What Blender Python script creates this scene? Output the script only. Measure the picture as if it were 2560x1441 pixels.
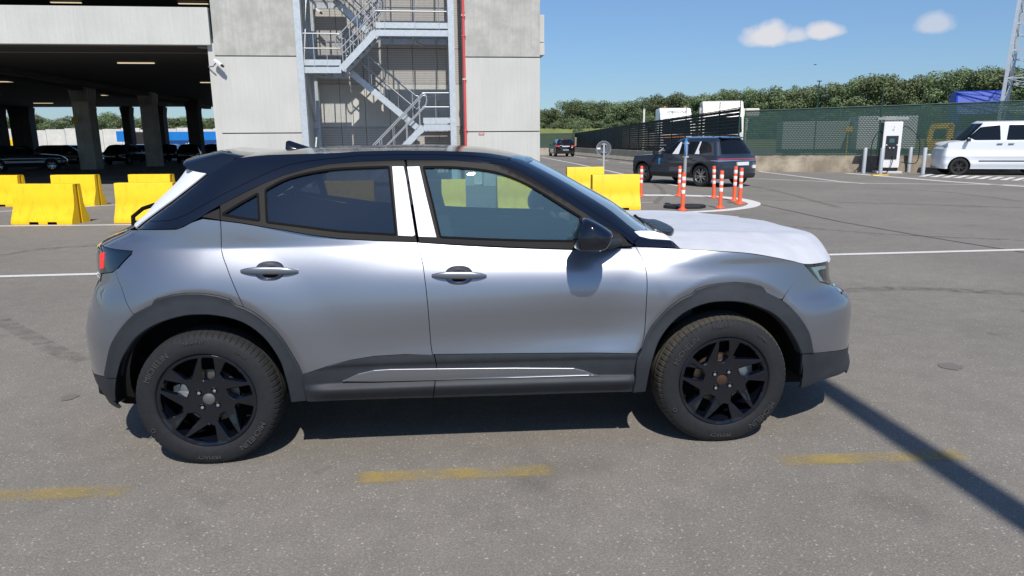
import bpy, bmesh, math, random
import numpy as np
from mathutils import Vector, Matrix
from mathutils.geometry import delaunay_2d_cdt
for o in list(bpy.data.objects): bpy.data.objects.remove(o)
SC=bpy.context.scene; COL=SC.collection
# ---------- camera numbers (a 24 mm-equivalent phone lens at 1.54 m) ----------
CAM_F=1717.44; CAM_YAW=-.0821486; CAM_PITCH=.2111574; CAM_ROLL=-.0082363
CAM_P=np.array([1.20992,-3.21352,1.54246])
def cam_axes():
    cy,sy=math.cos(CAM_YAW),math.sin(CAM_YAW); cp,sp=math.cos(CAM_PITCH),math.sin(CAM_PITCH)
    fw=np.array([-sy*cp,cy*cp,-sp]); r=np.array([cy,sy,0.]); u=np.cross(r,fw)
    cr,sr=math.cos(CAM_ROLL),math.sin(CAM_ROLL)
    return r*cr+u*sr,-r*sr+u*cr,fw
CR,CU,CF=cam_axes()
def proj(P):
    d=np.asarray(P,float)-CAM_P; z=d@CF
    return np.stack([1280+CAM_F*(d@CR)/z,720.5-CAM_F*(d@CU)/z],-1)
def pray(px,py): return CF+CR*(px-1280)/CAM_F-CU*(py-720.5)/CAM_F
def at_z(px,py,z=0.):
    d=pray(px,py); return CAM_P+d*(z-CAM_P[2])/d[2]
def at_y(px,py,Y):
    d=pray(px,py); return CAM_P+d*(Y-CAM_P[1])/d[1]

cd=bpy.data.cameras.new('camera'); cam=bpy.data.objects.new('camera',cd); COL.objects.link(cam)
cd.sensor_fit='HORIZONTAL'; cd.sensor_width=36; cd.lens=36*CAM_F/2560; cd.clip_start=.05; cd.clip_end=5000
M=Matrix(((CR[0],CU[0],-CF[0]),(CR[1],CU[1],-CF[1]),(CR[2],CU[2],-CF[2]))).to_4x4(); M.translation=Vector(CAM_P); cam.matrix_world=M
SC.camera=cam
def _ae(px,py):
    d=CF+CR*(px-1280)/CAM_F-CU*(py-720.5)/CAM_F; d/=np.linalg.norm(d); return math.degrees(math.atan2(d[0],d[1])),math.degrees(math.asin(d[2]))
CLOUDS=[(*_ae(1925,96),.040,.024,1.),(*_ae(1985,94),.024,.016,.8),(*_ae(2058,82),.030,.017,1.),(*_ae(2335,66),.025,.020,.6)]
SUN_EL=math.radians(52); SUN_AZ=math.radians(-3)
W=bpy.data.worlds.new('World'); SC.world=W; W.use_nodes=True; wn=W.node_tree; wn.nodes.clear()
sky=wn.nodes.new('ShaderNodeTexSky'); sky.sky_type='NISHITA'; sky.sun_disc=False; sky.sun_elevation=SUN_EL; sky.sun_rotation=math.pi+SUN_AZ
sky.air_density=1.0; sky.dust_density=.25; sky.ozone_density=2.2; sky.altitude=0
bg=wn.nodes.new('ShaderNodeBackground'); bg.inputs[1].default_value=.11; wo=wn.nodes.new('ShaderNodeOutputWorld')
# three small fair-weather clouds in the sky itself, each a soft noisy patch round a fixed world direction
def wnode(t): return wn.nodes.new(t)
def wmath(op,a,b=None,c=None):
    q=wnode('ShaderNodeMath'); q.operation=op
    for i,v in enumerate((a,b,c)):
        if v is None: continue
        if isinstance(v,(int,float)): q.inputs[i].default_value=v
        else: wn.links.new(v,q.inputs[i])
    return q.outputs[0]
tcw=wnode('ShaderNodeTexCoord'); dirw=tcw.outputs['Generated']
cn=wnode('ShaderNodeTexNoise'); cn.inputs['Scale'].default_value=26; cn.inputs['Detail'].default_value=6; cn.inputs['Roughness'].default_value=.55; wn.links.new(dirw,cn.inputs['Vector'])
mask=None
for az,el,wa,we,dens_ in ((0,0,0,0,0),)*0+tuple(CLOUDS):
    ca=math.cos(math.radians(el)); c=Vector((math.sin(math.radians(az))*ca,math.cos(math.radians(az))*ca,math.sin(math.radians(el)))); rt=Vector((c.y,-c.x,0)).normalized(); up=rt.cross(c)
    def dotp(v,off=0.):
        q=wnode('ShaderNodeVectorMath'); q.operation='DOT_PRODUCT'; wn.links.new(dirw,q.inputs[0]); q.inputs[1].default_value=v; return q.outputs['Value']
    x=wmath('DIVIDE',wmath('SUBTRACT',dotp(rt),0.0),wa); y=wmath('DIVIDE',wmath('SUBTRACT',dotp(up),0.0),we)
    fwd_=wmath('GREATER_THAN',dotp(c),.5); yl=wmath('MULTIPLY',wmath('LESS_THAN',y,0.),.9); y=wmath('MULTIPLY',y,wmath('ADD',1.0,yl))
    r2=wmath('SQRT',wmath('ADD',wmath('MULTIPLY',x,x),wmath('MULTIPLY',y,y))); v=wmath('SUBTRACT',1.0,r2); v=wmath('ADD',v,wmath('MULTIPLY',wmath('SUBTRACT',cn.outputs['Fac'],.5),1.1))
    v=wmath('MULTIPLY',wmath('SMOOTH_MIN',wmath('MAXIMUM',wmath('MULTIPLY',v,2.2),0.),1.,.3),dens_); v=wmath('MULTIPLY',v,fwd_); mask=v if mask is None else wmath('MAXIMUM',mask,v)
cm=wnode('ShaderNodeMix'); cm.data_type='RGBA'; wn.links.new(mask,cm.inputs['Factor']); tn=wnode('ShaderNodeMix'); tn.data_type='RGBA'; tn.blend_type='MULTIPLY'; tn.inputs['Factor'].default_value=1; wn.links.new(sky.outputs[0],tn.inputs['A']); sz=wnode('ShaderNodeSeparateXYZ'); wn.links.new(dirw,sz.inputs[0]); mr_=wnode('ShaderNodeMapRange'); mr_.inputs[1].default_value=0.; mr_.inputs[2].default_value=.28; wn.links.new(sz.outputs['Z'],mr_.inputs[0]); tc2=wnode('ShaderNodeMix'); tc2.data_type='RGBA'; wn.links.new(mr_.outputs[0],tc2.inputs['Factor']); tc2.inputs['A'].default_value=(.42,.545,.72,1); tc2.inputs['B'].default_value=(.70,.82,.96,1); wn.links.new(tc2.outputs['Result'],tn.inputs['B']); wn.links.new(tn.outputs['Result'],cm.inputs['A']); cm.inputs['B'].default_value=(5.7,5.7,6.1,1)
wn.links.new(cm.outputs['Result'],bg.inputs[0]); wn.links.new(bg.outputs[0],wo.inputs[0])
sl=bpy.data.lights.new('sun','SUN'); sl.energy=4.2; sl.angle=math.radians(.53); sl.color=(1,.95,.87); so=bpy.data.objects.new('sun',sl); COL.objects.link(so)
sd=Vector((math.sin(SUN_AZ)*math.cos(SUN_EL),math.cos(SUN_AZ)*math.cos(SUN_EL),-math.sin(SUN_EL))); so.rotation_euler=sd.to_track_quat('-Z','Y').to_euler(); so.location=(0,-5,30)
SC.view_settings.view_transform='Standard'; SC.view_settings.look='None'; SC.view_settings.exposure=.22; SC.view_settings.gamma=1
SC.render.engine='CYCLES'
# ---------- helpers ----------
def tag(o,label=None,cat=None,group=None,kind=None):
    if label: o['label']=label
    if cat: o['category']=cat
    if group: o['group']=group
    if kind: o['kind']=kind
    return o
def empty(name,loc=(0,0,0),rz=0,label=None,cat=None,group=None,parent=None):
    o=bpy.data.objects.new(name,None); COL.objects.link(o); o.location=loc; o.rotation_euler=(0,0,rz); o.empty_display_size=.1
    if parent: o.parent=parent
    return tag(o,label,cat,group)
def copy_tree(o,parent=None):
    c=o.copy(); COL.objects.link(c); c.parent=parent
    if o.parent and parent: c.matrix_parent_inverse=o.matrix_parent_inverse.copy()
    for ch in [k for k in bpy.data.objects if k.parent==o]: copy_tree(ch,c)
    return c
_mats={}
def mat(name,base=(.5,.5,.5),rough=.6,metal=0,coat=0,spec=.5,em=None,ems=0,noise=None,bump=None,alpha=None,trans=0):
    """noise=(scale,amount[,detail]) mottles the base colour; bump=(scale,strength,distance)"""
    if name in _mats: return _mats[name]
    m=bpy.data.materials.new(name); m.use_nodes=True; nt=m.node_tree; b=nt.nodes['Principled BSDF']
    b.inputs['Base Color'].default_value=(*base,1); b.inputs['Roughness'].default_value=rough; b.inputs['Metallic'].default_value=metal
    b.inputs['Coat Weight'].default_value=coat; b.inputs['Coat Roughness'].default_value=.03; b.inputs['Specular IOR Level'].default_value=spec
    if em: b.inputs['Emission Color'].default_value=(*em,1); b.inputs['Emission Strength'].default_value=ems
    if trans: b.inputs['Transmission Weight'].default_value=trans
    tc=None
    if noise or bump: tc=nt.nodes.new('ShaderNodeTexCoord')
    if noise:
        n=nt.nodes.new('ShaderNodeTexNoise'); n.inputs['Scale'].default_value=noise[0]; n.inputs['Detail'].default_value=noise[2] if len(noise)>2 else 6; n.inputs['Roughness'].default_value=.6
        nt.links.new(tc.outputs['Object'],n.inputs['Vector'])
        mr=nt.nodes.new('ShaderNodeMapRange'); mr.inputs[1].default_value=.3; mr.inputs[2].default_value=.7; mr.inputs[3].default_value=1-noise[1]; mr.inputs[4].default_value=1+noise[1]
        nt.links.new(n.outputs['Fac'],mr.inputs[0])
        hs=nt.nodes.new('ShaderNodeHueSaturation'); hs.inputs['Color'].default_value=(*base,1); nt.links.new(mr.outputs[0],hs.inputs['Value']); nt.links.new(hs.outputs[0],b.inputs['Base Color'])
    if bump:
        n2=nt.nodes.new('ShaderNodeTexNoise'); n2.inputs['Scale'].default_value=bump[0]; n2.inputs['Detail'].default_value=5; nt.links.new(tc.outputs['Object'],n2.inputs['Vector'])
        bm_=nt.nodes.new('ShaderNodeBump'); bm_.inputs['Strength'].default_value=bump[1]; bm_.inputs['Distance'].default_value=bump[2]; nt.links.new(n2.outputs['Fac'],bm_.inputs['Height']); nt.links.new(bm_.outputs[0],b.inputs['Normal'])
    _mats[name]=m; return m
def glass(name,tint,refl_rough=.0,alpha=1.0,haze=0.0,ior=1.5,refl=1.8,hcol=(.55,.62,.66)):
    """thin car / window glass: tinted see-through plus a sharp reflection and a haze colour: dust plus painted-in sky reflection"""
    if name in _mats: return _mats[name]
    m=bpy.data.materials.new(name); m.use_nodes=True; nt=m.node_tree; nt.nodes.clear()
    out=nt.nodes.new('ShaderNodeOutputMaterial'); tr=nt.nodes.new('ShaderNodeBsdfTransparent'); tr.inputs[0].default_value=(*tint,1)
    gl=nt.nodes.new('ShaderNodeBsdfGlossy'); gl.inputs['Roughness'].default_value=refl_rough; gl.inputs[0].default_value=(.9,.95,1,1)
    fr=nt.nodes.new('ShaderNodeFresnel'); fr.inputs[0].default_value=ior; mx=nt.nodes.new('ShaderNodeMixShader')
    mul=nt.nodes.new('ShaderNodeMath'); mul.operation='MULTIPLY'; mul.use_clamp=True; mul.inputs[1].default_value=refl; nt.links.new(fr.outputs[0],mul.inputs[0])
    nt.links.new(mul.outputs[0],mx.inputs[0]); nt.links.new(tr.outputs[0],mx.inputs[1]); nt.links.new(gl.outputs[0],mx.inputs[2])
    last=mx.outputs[0]
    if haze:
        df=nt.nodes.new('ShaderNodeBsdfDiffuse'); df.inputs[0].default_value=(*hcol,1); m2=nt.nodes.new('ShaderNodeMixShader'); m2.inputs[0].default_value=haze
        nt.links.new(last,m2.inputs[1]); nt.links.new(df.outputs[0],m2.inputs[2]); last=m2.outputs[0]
    nt.links.new(last,out.inputs[0]); _mats[name]=m; return m
class MB:
    """collects shapes and links them as ONE mesh object"""
    def __init__(s): s.v=[]; s.f=[]; s.mi=[]; s.cur=0
    def add(s,vs,fs):
        b=len(s.v); s.v+= [tuple(map(float,v)) for v in vs]; s.f+=[tuple(i+b for i in f) for f in fs]; s.mi+=[s.cur]*len(fs); return b
    def quad(s,a,b,c,d): s.add([a,b,c,d],[(0,1,2,3)])
    def box(s,lo,hi):
        x0,y0,z0=lo;x1,y1,z1=hi
        s.add([(x0,y0,z0),(x1,y0,z0),(x1,y1,z0),(x0,y1,z0),(x0,y0,z1),(x1,y0,z1),(x1,y1,z1),(x0,y1,z1)],[(0,3,2,1),(4,5,6,7),(0,1,5,4),(1,2,6,5),(2,3,7,6),(3,0,4,7)])
    def bar(s,a,b,w,h=None,up=(0,0,1)):
        """rectangular bar a->b, w across, h along 'up'"""
        h=w if h is None else h; a=Vector(a);b=Vector(b);d=(b-a).normalized(); u=Vector(up)
        if abs(d.dot(u))>.98: u=Vector((0,1,0))
        r=d.cross(u).normalized(); u=r.cross(d).normalized(); vs=[]
        for p in (a,b):
            for sx,sy in ((-1,-1),(1,-1),(1,1),(-1,1)): vs.append(p+r*sx*w/2+u*sy*h/2)
        s.add(vs,[(0,3,2,1)[::-1],(4,5,6,7)[::-1],(0,1,5,4)[::-1],(1,2,6,5)[::-1],(2,3,7,6)[::-1],(3,0,4,7)[::-1]])
    def tube(s,pts,r,n=8,r2=None,closed=False):
        pts=[Vector(p) for p in pts]; N=len(pts); base=len(s.v); vs=[]; pr=None
        for i,p in enumerate(pts):
            if closed: d=pts[(i+1)%N]-pts[i-1]
            else: d=pts[min(i+1,N-1)]-pts[max(i-1,0)]
            d.normalize()
            if pr is None: q=Vector((0,0,1)) if abs(d.z)<.9 else Vector((1,0,0)); pr=d.cross(q).normalized()
            else:
                pr=(pr-d*pr.dot(d)); pr=pr.normalized() if pr.length>1e-6 else d.orthogonal().normalized()
            q=d.cross(pr); rr=r if r2 is None else r+(r2-r)*i/max(1,N-1)
            for k in range(n): a=2*math.pi*k/n; vs.append(p+pr*math.cos(a)*rr+q*math.sin(a)*rr)
        fs=[]
        for i in range(N if closed else N-1):
            for k in range(n): j=(i+1)%N; fs.append((i*n+k,i*n+(k+1)%n,j*n+(k+1)%n,j*n+k))
        if not closed: fs.append(tuple(range(n))[::-1]); fs.append(tuple((N-1)*n+k for k in range(n)))
        s.add(vs,fs)
    def lathe(s,prof,n=32,axis='z',c=(0,0,0),cap=False):
        """prof=[(r,h)] turned about an axis"""
        vs=[]
        for r,h in prof:
            for k in range(n):
                a=2*math.pi*k/n; x,y=r*math.cos(a),r*math.sin(a)
                v=(x,y,h) if axis=='z' else ((x,h,y) if axis=='y' else (h,x,y)); vs.append((v[0]+c[0],v[1]+c[1],v[2]+c[2]))
        fs=[(i*n+k,i*n+(k+1)%n,(i+1)*n+(k+1)%n,(i+1)*n+k) for i in range(len(prof)-1) for k in range(n)]
        if cap: fs+= [tuple(range(n))[::-1],tuple((len(prof)-1)*n+k for k in range(n))]
        s.add(vs,fs)
    def prism(s,poly,lo,hi,axis='y'):
        """extrude a 2-D polygon (a,b) along an axis from lo to hi: y -> (a,t,b), x -> (t,a,b), z -> (a,b,t)"""
        n=len(poly); f={'y':lambda a,b,t:(a,t,b),'x':lambda a,b,t:(t,a,b),'z':lambda a,b,t:(a,b,t)}[axis]
        s.add([f(a,b,lo) for a,b in poly]+[f(a,b,hi) for a,b in poly],[tuple(range(n)),tuple(range(n,2*n))[::-1]]+[(i,i+n,(i+1)%n+n,(i+1)%n) for i in range(n)])
    def build(s,name,m,parent=None,smooth=0,bevel=0,loc=None,fixn=True):
        me=bpy.data.meshes.new(name); me.from_pydata(s.v,[],s.f); me.update()
        for mm in (m if isinstance(m,(list,tuple)) else [m]): me.materials.append(mm)
        if isinstance(m,(list,tuple)): me.polygons.foreach_set('material_index',s.mi)
        if fixn or bevel:
            b=bmesh.new(); b.from_mesh(me)
            if fixn: bmesh.ops.recalc_face_normals(b,faces=b.faces)
            if bevel:
                bmesh.ops.remove_doubles(b,verts=b.verts,dist=1e-5)
                es=[e for e in b.edges if len(e.link_faces)==2 and e.calc_face_angle(0)>.6]
                bmesh.ops.bevel(b,geom=es,offset=bevel,segments=2,affect='EDGES',profile=.6,clamp_overlap=True)
            b.to_mesh(me); b.free()
        if smooth: shade(me,smooth)
        o=bpy.data.objects.new(name,me); COL.objects.link(o)
        if parent: o.parent=parent
        if loc: o.location=loc
        return o
def shade(me,deg=40):
    me.polygons.foreach_set('use_smooth',[True]*len(me.polygons))
    me.set_sharp_from_angle(angle=math.radians(deg))
def inpoly(px,py,poly):
    px=np.asarray(px,float);py=np.asarray(py,float); c=np.zeros(px.shape,bool); n=len(poly)
    for i in range(n):
        x0,y0=poly[i-1]; x1,y1=poly[i]
        if y0==y1: continue
        k=((y0>py)!=(y1>py))&(px<(x1-x0)*(py-y0)/(y1-y0)+x0); c^=k
    return c
def edgedist(px,py,poly):
    d=np.full(np.shape(px),1e9)
    for i in range(len(poly)):
        a=np.array(poly[i-1]);b=np.array(poly[i]); ab=b-a; L=(ab**2).sum()
        if L<1e-14: continue
        t=np.clip(((px-a[0])*ab[0]+(py-a[1])*ab[1])/L,0,1); d=np.minimum(d,np.hypot(px-a[0]-t*ab[0],py-a[1]-t*ab[1]))
    return d
def dens(poly,step,closed=True):
    out=[]; n=len(poly)
    for i in range(n if closed else n-1):
        a=np.array(poly[i],float);b=np.array(poly[(i+1)%n],float); k=max(1,int(np.hypot(*(b-a))/step+.5))
        for j in range(k): out.append(tuple(a+(b-a)*j/k))
    if not closed: out.append(tuple(poly[-1]))
    return out
def dedup(poly,eps=1e-4):
    out=[]
    for p in poly:
        if not out or np.hypot(p[0]-out[-1][0],p[1]-out[-1][1])>eps: out.append(tuple(p))
    if np.hypot(out[0][0]-out[-1][0],out[0][1]-out[-1][1])<=eps: out.pop()
    return out
def area(p): return .5*sum(p[i-1][0]*p[i][1]-p[i][0]*p[i-1][1] for i in range(len(p)))
def inset(poly,d):
    """move a polygon's edge inwards by d (outwards if negative)"""
    p=dedup(poly); n=len(p); s=1 if area(p)>0 else -1; out=[]
    for i in range(n):
        a=np.array(p[i-1]);b=np.array(p[i]);c=np.array(p[(i+1)%n]); e1=b-a;e2=c-b; e1=e1/np.hypot(*e1);e2=e2/np.hypot(*e2)
        n1=np.array([-e1[1],e1[0]])*s;n2=np.array([-e2[1],e2[0]])*s; m_=n1+n2; L=(m_**2).sum()
        if L<.15: m_=n1; k=1.
        else: k=min(2/L,1.6)
        out.append(tuple(b+m_*k*d))
    return out
def spl(pts,n=6,closed=False):
    """Catmull-Rom through points"""
    P=[np.array(p,float) for p in pts]; N=len(P); out=[]
    for i in range(N if closed else N-1):
        p1=P[i];p2=P[(i+1)%N]
        p0=P[i-1] if (closed or i>0) else 2*p1-p2; p3=P[(i+2)%N] if (closed or i+2<N) else 2*p2-p1
        for j in range(n):
            t=j/n; out.append(tuple(.5*((2*p1)+(p2-p0)*t+(2*p0-5*p1+4*p2-p3)*t*t+(3*p1-p0-3*p2+p3)*t**3)))
    if not closed: out.append(tuple(P[-1]))
    return out
def tri_fill(outer,holes=(),step=.03):
    """triangulate a polygon with holes, with inner grid points; returns pts, tris, loops (index lists)"""
    loops=[dedup(outer)]+[dedup(h) for h in holes]; pts=[];edges=[];idx=[]
    for lp in loops:
        b=len(pts); pts+=lp; n=len(lp); idx.append(list(range(b,b+n))); edges+=[(b+i,b+(i+1)%n) for i in range(n)]
    xs=[p[0] for p in loops[0]]; ys=[p[1] for p in loops[0]]
    if step:
        gx,gy=np.meshgrid(np.arange(min(xs)+step*.5,max(xs),step),np.arange(min(ys)+step*.5,max(ys),step)); gx=gx.ravel();gy=gy.ravel()
        k=inpoly(gx,gy,loops[0])&(edgedist(gx,gy,loops[0])>step*.4)
        for h in loops[1:]: k&=~inpoly(gx,gy,h)&(edgedist(gx,gy,h)>step*.4)
        pts+=list(zip(gx[k],gy[k]))
    r=delaunay_2d_cdt([Vector((float(a),float(b))) for a,b in pts],edges,[],0,1e-6,True)
    V=[(v.x,v.y) for v in r[0]]; orig=r[3]; inv={}
    for i,o in enumerate(orig):
        for k in o: inv.setdefault(k,i)
    T=[tuple(f) for f in r[2]]; c=np.array([[sum(V[i][0] for i in f)/3,sum(V[i][1] for i in f)/3] for f in T])
    k=inpoly(c[:,0],c[:,1],loops[0])
    for h in loops[1:]: k&=~inpoly(c[:,0],c[:,1],h)
    T=[t for t,q in zip(T,k) if q]
    T=[t if area([V[i] for i in t])>0 else t[::-1] for t in T]
    return V,T,[[inv[i] for i in L] for L in idx]
def nrm(P,u,z,e=.006):
    a=P(u+e,z)-P(u-e,z); b=P(u,z+e)-P(u,z-e); n=np.cross(a,b); L=np.linalg.norm(n,axis=-1,keepdims=True); return n/np.maximum(L,1e-9)
def panel(name,m,parent,P,outer,holes=(),off=0.,gap=.002,skirt=.014,step=.03,cham=.0,origin=(0,0,0),mirror=True,dstep=None):
    """a sheet cut to an outline in the (u,z) domain of surface P, laid 'off' proud of it, with turned-in edges; the mirrored twin is linked too"""
    o0=dens(inset(outer,gap) if gap else dedup(outer),dstep or step*.8); hs=[dens(h,dstep or step*.8) for h in holes]
    oi=inset(o0,cham) if cham else o0; hi=[inset(h,-cham) for h in hs] if cham else hs
    V,T,L=tri_fill(oi,hi,step); V=np.array(V); Q=P(V[:,0],V[:,1]); N=nrm(P,V[:,0],V[:,1]); verts=list(Q+N*off); faces=list(T); nl=[N[i] for t in T for i in t]; nV=[]
    for lp,src in zip(L,[o0]+hs):
        s=np.array([V[i] for i in lp]); cen=s.mean(0); n=len(lp)
        full=np.array(dedup(src)) if len(dedup(src))==n else s
        rings=[]
        if cham: rings=[(s,off),(full,off-cham),(full,off-skirt)]
        else: rings=[(s,off),(s,off-skirt)]
        RV=[]
        for pts_,of in rings:
            q=P(pts_[:,0],pts_[:,1])+nrm(P,pts_[:,0],pts_[:,1])*of; RV.append(q)
        sg=1 if area([tuple(p) for p in s])>0 else -1
        if lp is not L[0]: sg=-sg if False else sg
        for a in range(len(rings)-1):
            b=len(verts); verts+=list(RV[a])+list(RV[a+1])
            for i in range(n):
                j=(i+1)%n; f=(b+i,b+n+i,b+n+j,b+j) if (sg>0)==(lp is L[0]) else (b+j,b+n+j,b+n+i,b+i)
                p0,p1,p2=[np.array(verts[k]) for k in f[:3]]; fn=np.cross(p1-p0,np.array(verts[f[3]])-p0); l=np.linalg.norm(fn); fn=fn/l if l>1e-12 else np.array([0,-1.,0])
                faces.append(f); nl+=[fn]*4
    me=bpy.data.meshes.new(name); me.from_pydata([tuple(np.array(v)-np.array(origin)) for v in verts],[],faces); me.materials.append(m); me.update()
    me.polygons.foreach_set('use_smooth',[True]*len(me.polygons)); me.normals_split_custom_set([tuple(map(float,n)) for n in nl])
    o=bpy.data.objects.new(name,me); COL.objects.link(o); o.parent=parent
    if mirror:
        c=o.copy(); COL.objects.link(c); c.scale=(1,-1,1); c.parent=parent; return o,c
    return o
# ---------- ground ----------
def asphalt_mat():
    m=bpy.data.materials.new('asphalt'); m.use_nodes=True; nt=m.node_tree; b=nt.nodes['Principled BSDF']; N=nt.nodes.new; Lk=nt.links.new
    b.inputs['Roughness'].default_value=.85; b.inputs['Specular IOR Level'].default_value=.35
    tc=N('ShaderNodeTexCoord'); v=tc.outputs['Object']
    def noise(sc,det=4,ro=.6):
        n=N('ShaderNodeTexNoise'); n.inputs['Scale'].default_value=sc; n.inputs['Detail'].default_value=det; n.inputs['Roughness'].default_value=ro; Lk(v,n.inputs['Vector']); return n.outputs['Fac']
    def rng(x,a,b_,c,d):
        r=N('ShaderNodeMapRange'); r.inputs[1].default_value=a;r.inputs[2].default_value=b_;r.inputs[3].default_value=c;r.inputs[4].default_value=d; Lk(x,r.inputs[0]); return r.outputs[0]
    def mul(a,b_):
        q=N('ShaderNodeMath'); q.operation='MULTIPLY'; Lk(a,q.inputs[0]); Lk(b_,q.inputs[1]); return q.outputs[0]
    big=rng(noise(.35,3),.3,.7,.90,1.10); mid=rng(noise(5,5,.7),.3,.7,.90,1.10); fine=rng(noise(95,6,.75),.3,.7,.70,1.3)
    vo=N('ShaderNodeTexVoronoi'); vo.inputs['Scale'].default_value=130; Lk(v,vo.inputs['Vector'])
    sp=N('ShaderNodeSeparateColor'); Lk(vo.outputs['Color'],sp.inputs[0])
    st=rng(sp.outputs[0],.962,1.0,1.0,1.9); near=rng(vo.outputs['Distance'],.0,.55,1.25,.85)
    x=mul(mul(mul(big,mid),mul(fine,st)),near)
    x=mul(x,rng(noise(.9,6,.65),.60,.72,1.0,.78)); x=mul(x,rng(noise(2.6,3,.5),.70,.76,1.0,.72))
    hs=N('ShaderNodeHueSaturation'); hs.inputs['Color'].default_value=(.212,.194,.170,1); Lk(x,hs.inputs['Value']); Lk(hs.outputs[0],b.inputs['Base Color'])
    bp=N('ShaderNodeBump'); bp.inputs['Strength'].default_value=.6; bp.inputs['Distance'].default_value=.004; Lk(mul(near,fine),bp.inputs['Height']); Lk(bp.outputs[0],b.inputs['Normal'])
    return m
ASPH=asphalt_mat()
g=MB(); g.quad((-1500,-400,0),(1500,-400,0),(1500,2600,0),(-1500,2600,0)); tag(g.build('ground',ASPH,fixn=False),kind='structure')
# ---------- the grey car's skin: surfaces P(u,z) in metres ----------
def pchip(xk,yk):
    xk=np.array(xk,float); yk=np.array(yk,float); h=np.diff(xk); s=np.diff(yk)/h
    m=np.zeros_like(yk); m[0]=s[0]; m[-1]=s[-1]
    for i in range(1,len(xk)-1):
        m[i]=0 if s[i-1]*s[i]<=0 else (h[i-1]+h[i])*3/((2*h[i]+h[i-1])/s[i-1]+(h[i]+2*h[i-1])/s[i])
    def f(x):
        x=np.clip(np.asarray(x,float),xk[0],xk[-1]); i=np.clip(np.searchsorted(xk,x)-1,0,len(xk)-2)
        t=(x-xk[i])/h[i]; t2=t*t;t3=t2*t
        return yk[i]*(2*t3-3*t2+1)+m[i]*h[i]*(t3-2*t2+t)+yk[i+1]*(3*t2-2*t3)+m[i+1]*h[i]*(t3-t2)
    return f
def smst(a,b,x):
    t=np.clip((np.asarray(x,float)-a)/(b-a),0,1); return t*t*(3-2*t)
YC=.885
ZK=[.20,.30,.45,.53,.58,.65,.72,.80,.88,.95,1.02,1.058,1.066,1.10,1.2,1.3]
EL={-.6:[-40,-14,-4,-3,-2,0,3,6,12,19,25,28,4,3,9,13],
    .2:[-40,-14,-4,-3,-2,0,3,6,12,19,25,28,4,3,9,13],
    .6:[-40,-14,-4,0,-1,-2,1,7,12,18,23,24,14,14,18,20],
    .9:[-40,-14,-4,5,0,-4,-1,7,13,21,24,24,22,22,24,24],
    1.4:[-40,-14,-4,9,5,-4,-4,5,15,25,27,26,26,26,26,26],
    1.9:[-40,-14,-4,15,10,-3,-7,1,16,28,27,26,26,26,26,26],
    2.15:[-40,-14,-4,10,10,4,-4,3,18,30,38,46,50,54,54,54],
    2.5:[-40,-14,-4,3,4,5,8,13,24,2,30,50,50,54,54,54],
    2.9:[-40,-14,-4,0,2,4,8,13,12,0,10,30,30,30,30,30],
    3.5:[-40,-14,-4,0,2,4,8,10,10,5,5,5,5,5,5,5]}
_xs=np.arange(-.9,3.6,.02); _zs=np.arange(.18,1.32,.0025)
def _tab():
    rows=[]; st=sorted(EL)
    for x in st:
        e=np.interp(_zs,ZK,EL[x]); e=np.tan(np.radians(e))
        Y=np.concatenate([[0],np.cumsum((e[1:]+e[:-1])/2*.0025)]); Y-=np.interp(.8,_zs,Y); rows.append(Y)
    rows=np.array(rows); T=np.array([pchip(st,rows[:,j])(_xs) for j in range(len(_zs))]).T
    return T
_T=_tab()
def bil(T,x,z):
    fx=np.clip((np.asarray(x,float)-_xs[0])/.02,0,len(_xs)-1.001); fz=np.clip((np.asarray(z,float)-_zs[0])/.0025,0,len(_zs)-1.001)
    i=fx.astype(int); j=fz.astype(int); a=fx-i; b=fz-j
    return T[i,j]*(1-a)*(1-b)+T[i+1,j]*a*(1-b)+T[i,j+1]*(1-a)*b+T[i+1,j+1]*a*b
ydoor=pchip([-.6,0,.5,1.2,2.0,2.55,3.],[.0,-.008,-.002,.002,.0,-.008,0])
def yside(x,z):
    Y=ydoor(x)+bil(_T,x,z)
    for cx in (0.,2.557):
        r=np.sqrt(((np.asarray(x)-cx)/.505)**2+((np.asarray(z)-.335)/.555)**2)
        Y=Y-.009*smst(1.45,1.02,r)*smst(.30,.5,z)+.012*smst(1.0,.90,r)
    return Y
XFL=([0.2, 0.26, 0.3, 0.36, 0.45, 0.6, 0.66, 0.72, 0.78, 0.84, 0.9, 0.96, 1.02],[3.481, 3.542, 3.54, 3.516, 3.511, 3.511, 3.501, 3.444, 3.365, 3.356, 3.352, 3.34, 3.31])
XRL=([0.2, 0.3, 0.34, 0.4, 0.5, 0.6, 0.7, 0.8, 0.9, 0.98, 1.04, 1.08, 1.12, 1.16],[-0.702, -0.732, -0.75, -0.76, -0.766, -0.767, -0.744, -0.708, -0.664, -0.668, -0.67, -0.602, -0.507, -0.481])
def bez(t,a,b,c,d): s=1-t; return a*s**3+3*b*s*s*t+3*c*s*t*t+d*t**3
XA,XB,LC=.05,2.45,1.6      # where the side ends and the rounded corners start; LC parameter length of a corner
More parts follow.
